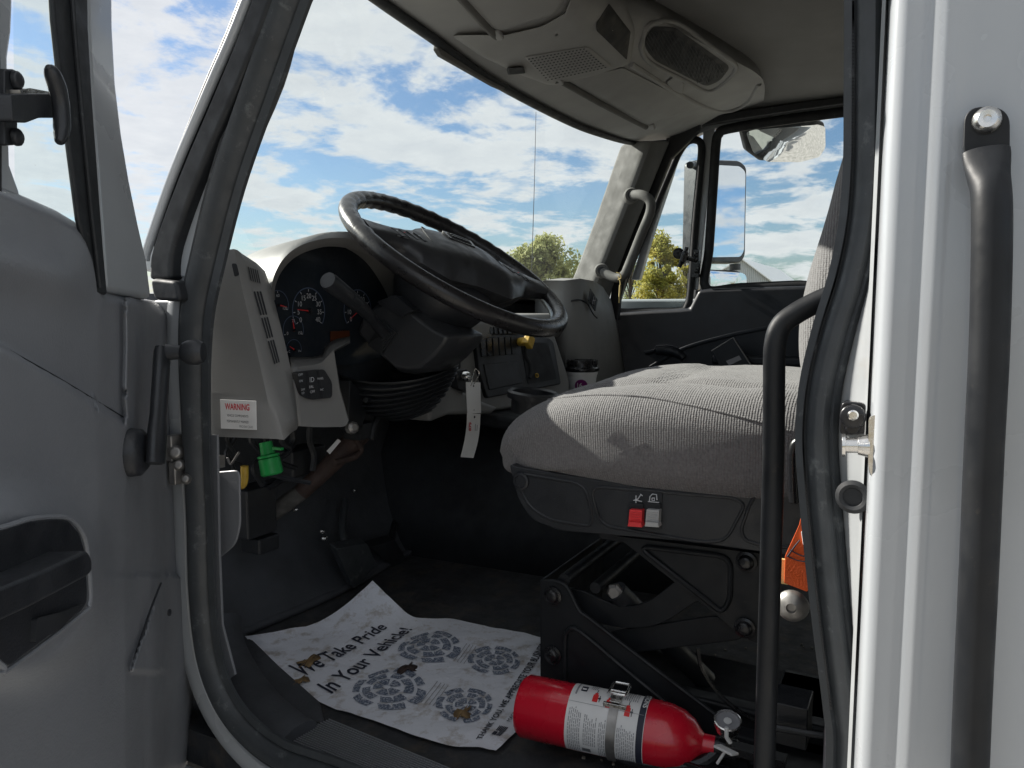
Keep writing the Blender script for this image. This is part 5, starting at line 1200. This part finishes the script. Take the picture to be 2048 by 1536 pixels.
for k in range(40):
    x = R_e+off*(k/39); rbm.box(V((x.x, x.y, (R_e.z+GZ)/2))+wdir*.05, (.09, .09, R_e.z-GZ))
rbm.build('wall_rib', mat('rib_metal', (.50, .54, .56), .5), barn, smooth=False)
r = MB(); e = off.normalized()*.4
for (A, B) in ((pk_, R_e), (pk_, L_e)):
    o_ = (B-A).normalized()*.4; r.prism([A-e, B+o_-e, B+o_+off+e, A+off+e], (0, 0, .12))
r.build('roof', mat('white_roof_metal', (.90, .92, .93), .6, var=.03, vscale=.4), barn, smooth=False)
dr = MB(); cdr = L_e.lerp(R_e, .45); dr.box(V((cdr.x, cdr.y, GZ+1.8))-off.normalized()*.1, (2.6, .2, 3.6), Matrix.Rotation(math.atan2(wdir.y, wdir.x), 3, 'Z')); dr.build('door', mat('grey_door', (.35, .38, .4), .5), barn)
# low white sheds by the tree
for i, (a, c, ww, d) in enumerate(((1262, 606, 5, 95), (1300, 604, 4, 90))):
    p = DPT(a, c, d); s = thing('storage_shed', (p.x, p.y, GZ), ('long low' if i == 0 else 'short')+' white shed at the foot of the yellow tree'+(', farther from the barn' if i == 0 else ', nearer to the barn'), 'shed', 'low white sheds by the tree')
    q = MB(); q.box((p.x, p.y, GZ+1.0), (ww, 3, 2.0+.3*i), Matrix.Rotation(rad(-60), 3, 'Z')); q.build('wall', barnm, s)
    q = MB(); q.box((p.x, p.y, GZ+2.15+.15*i), (ww+.4, 3.4, .12), Matrix.Rotation(rad(-60), 3, 'Z')); q.build('roof', mat('shed_roof', (.45, .48, .5), .5), s)

# trees
def leafmat(name, c1, c2):
    m = bpy.data.materials.new(name); m.use_nodes = True; nt = m.node_tree; N = nt.nodes; L = nt.links; b = N['Principled BSDF']
    gi = N.new('ShaderNodeNewGeometry'); rp_ = N.new('ShaderNodeMix'); rp_.data_type = 'RGBA'; rp_.inputs[6].default_value = (*c1, 1); rp_.inputs[7].default_value = (*c2, 1)
    tc = N.new('ShaderNodeTexCoord'); n = N.new('ShaderNodeTexNoise'); n.inputs['Scale'].default_value = .5; n.inputs['Detail'].default_value = 4; L.new(tc.outputs['Object'], n.inputs[0])
    r = N.new('ShaderNodeMapRange'); r.inputs[1].default_value = .35; r.inputs[2].default_value = .65; L.new(n.outputs[0], r.inputs[0])
    ad = N.new('ShaderNodeMath'); ad.operation = 'MULTIPLY_ADD'; L.new(gi.outputs['Random Per Island'], ad.inputs[0]); ad.inputs[1].default_value = .5
    mm = N.new('ShaderNodeMath'); mm.operation = 'MULTIPLY'; mm.inputs[1].default_value = .6; L.new(r.outputs[0], mm.inputs[0]); L.new(mm.outputs[0], ad.inputs[2]); L.new(ad.outputs[0], rp_.inputs[0])
    L.new(rp_.outputs[2], b.inputs['Base Color']); b.inputs['Roughness'].default_value = .7
    t = N.new('ShaderNodeBsdfTranslucent'); L.new(rp_.outputs[2], t.inputs[0]); mx = N.new('ShaderNodeMixShader'); mx.inputs[0].default_value = .4; L.new(b.outputs[0], mx.inputs[1]); L.new(t.outputs[0], mx.inputs[2]); L.new(mx.outputs[0], N['Material Output'].inputs[0])
    return m
bark = mat('bark', (.09, .07, .05), .9)
def tree(px, pyt, d, wid, lm, label, nleaf, dens=1.0, seed=1):
    wid *= 1.12
    rnd = random.Random(seed); top_ = DPT(px, pyt, d); h = top_.z-GZ; bx, by = top_.x, top_.y; R = wid/F*d/2
    t = thing('tree', (bx, by, GZ), label, 'tree', 'trees beyond the lot')
    tr = MB(); tr.tube([V((bx, by, GZ)), V((bx+.1, by, GZ+h*.3)), V((bx, by+.1, GZ+h*.8))], [.05*h*.5, .035*h*.5, .008*h], 10)
    cl = MB(); blobs = []
    for k in range(46):
        a = rnd.random()*6.28; z = .15+.85*rnd.random(); rr_ = R*(.75*math.sin(math.pi*min(1, z*.85+.12))**.6)*math.sqrt(rnd.random())
        c = V((bx+rr_*math.cos(a), by+rr_*math.sin(a), GZ+h*z)); br0 = R*(.10+.24*rnd.random()**1.5); blobs.append((c, br0))
        tr.tube([V((bx, by, GZ+h*z*.55)), (V((bx, by, GZ+h*z*.7))+c)/2, c], [.012*h, .006*h, .002*h], 6)
    sz = R*.042
    for k in range(nleaf):
        c, r = blobs[rnd.randrange(len(blobs))]; v_ = V((rnd.gauss(0, 1), rnd.gauss(0, 1), rnd.gauss(0, 1))).normalized()*r*(rnd.random()**.35)*1.05
        p = c+v_; u = V((rnd.gauss(0, 1), rnd.gauss(0, 1), rnd.gauss(0, 1))).normalized(); w_ = u.orthogonal().normalized(); s = sz*(.6+.8*rnd.random())
        o = len(cl.v); cl.v += [p-u*s, p+w_*s*.6, p+u*s, p-w_*s*.6]; cl.f.append([o, o+1, o+2, o+3]); cl.mi.append(0)
    tr.build('trunk', bark, t)
    me = bpy.data.meshes.new('crown'); off = ROOTLOC[t.name]; me.from_pydata([v-off for v in cl.v], [], cl.f); me.materials.append(lm); o = bpy.data.objects.new('crown', me); COL.objects.link(o); o.parent = t
yel = leafmat('yellow_leaves', (.52, .42, .05), (.26, .28, .05)); gre = leafmat('olive_leaves', (.15, .18, .05), (.30, .28, .07)); pal = leafmat('pale_leaves', (.42, .42, .16), (.24, .28, .10))
tree(1322, 481, 60, 120, yel, 'large golden yellow tree standing left of the white barn', 24000, seed=2)
tree(1262, 500, 66, 60, gre, 'darker green tree partly behind the golden tree', 8000, seed=5)
tree(1374, 500, 70, 60, yel, 'smaller yellow tree between the golden tree and the barn', 7000, seed=8)
tree(1084, 490, 75, 190, pal, 'tall pale green tree seen through the windshield beside the antenna', 13000, seed=11)
tree(1150, 522, 80, 120, pal, 'thin low tree at the right edge of the windshield', 5000, seed=14)
tree(1010, 540, 82, 70, pal, 'low pale tree hidden mostly behind the steering wheel', 4000, seed=17)

# ================================================================ LIGHT
SUN_EL, SUN_AZ = rad(31), rad(1)       # azimuth measured from +Y toward -X
sd = V((-math.sin(SUN_AZ)*math.cos(SUN_EL), math.cos(SUN_AZ)*math.cos(SUN_EL), math.sin(SUN_EL)))
sl = bpy.data.lights.new('sun', 'SUN'); sl.energy = 4.6; sl.angle = rad(.5); sl.color = (1, .95, .87)
so_ = bpy.data.objects.new('sun', sl); COL.objects.link(so_); so_.rotation_euler = sd.to_track_quat('Z', 'Y').to_euler()
wd = bpy.data.worlds.new('World'); scene.world = wd; wd.use_nodes = True; nt = wd.node_tree; N = nt.nodes; L = nt.links
bg = N['Background']; bg.inputs[1].default_value = .055
sky = N.new('ShaderNodeTexSky'); sky.sky_type = 'NISHITA'; sky.sun_disc = False; sky.sun_elevation = SUN_EL; sky.sun_rotation = -SUN_AZ; sky.air_density = 1.0; sky.dust_density = .9; sky.ozone_density = 2.6
tc = N.new('ShaderNodeTexCoord'); sx = N.new('ShaderNodeSeparateXYZ'); L.new(tc.outputs['Generated'], sx.inputs[0])
def math_(op, a, b_=None, c=None):
    m = N.new('ShaderNodeMath'); m.operation = op
    for i, q in enumerate((a, b_, c)):
        if q is None: continue
        if isinstance(q, (int, float)): m.inputs[i].default_value = q
        else: L.new(q, m.inputs[i])
    return m.outputs[0]
zc_ = math_('MAXIMUM', sx.outputs[2], 0.0); den = math_('ADD', zc_, .16)
cx = math_('DIVIDE', sx.outputs[0], den); cy = math_('DIVIDE', sx.outputs[1], den)
cmb = N.new('ShaderNodeCombineXYZ'); L.new(cx, cmb.inputs[0]); L.new(cy, cmb.inputs[1]); cmb.inputs[2].default_value = 3.3
def nse(scale, det, rough, dist=0):
    n = N.new('ShaderNodeTexNoise'); n.inputs['Scale'].default_value = scale; n.inputs['Detail'].default_value = det; n.inputs['Roughness'].default_value = rough; n.inputs['Distortion'].default_value = dist; L.new(cmb.outputs[0], n.inputs[0]); return n.outputs[0]
n1 = nse(2.7, 14, .62, .2); n2 = nse(.9, 3, .5); n3 = nse(7.5, 9, .66)
sm = math_('ADD', math_('MULTIPLY', n1, .75), math_('MULTIPLY', n2, .35))
def mr(src, a, b_, c, d, smooth=False):
    r = N.new('ShaderNodeMapRange'); r.inputs[1].default_value = a; r.inputs[2].default_value = b_; r.inputs[3].default_value = c; r.inputs[4].default_value = d
    if smooth: r.interpolation_type = 'SMOOTHSTEP'
    L.new(src, r.inputs[0]); return r.outputs[0]
bias = mr(sx.outputs[2], .05, .50, -.03, .06)
fac = mr(math_('ADD', sm, bias), .475, .575, 0, 1, True)
dens = mr(math_('ADD', math_('MULTIPLY', n3, .5), math_('MULTIPLY', n1, .6)), .42, .72, 1.0, .62)
ccol = N.new('ShaderNodeMix'); ccol.data_type = 'RGBA'; L.new(dens, ccol.inputs[0]); ccol.inputs[6].default_value = (3.9, 4.3, 5.0, 1); ccol.inputs[7].default_value = (7.6, 7.7, 7.8, 1)
mixc = N.new('ShaderNodeMix'); mixc.data_type = 'RGBA'; L.new(math_('MULTIPLY', fac, .93), mixc.inputs[0]); tint = N.new('ShaderNodeVectorMath'); tint.operation = 'MULTIPLY'; tint.inputs[1].default_value = (.84, .95, 1.06); L.new(sky.outputs[0], tint.inputs[0]); L.new(tint.outputs[0], mixc.inputs[6]); L.new(ccol.outputs[2], mixc.inputs[7])
L.new(mixc.outputs[2], bg.inputs[0])

scene.render.engine = 'CYCLES'
scene.cycles.max_bounces = 10; scene.cycles.diffuse_bounces = 5; scene.cycles.transparent_max_bounces = 12
scene.cycles.sample_clamp_indirect = 6
scene.view_settings.view_transform = 'Standard'; scene.view_settings.look = 'None'; scene.view_settings.gamma = 1; scene.view_settings.exposure = 1.1
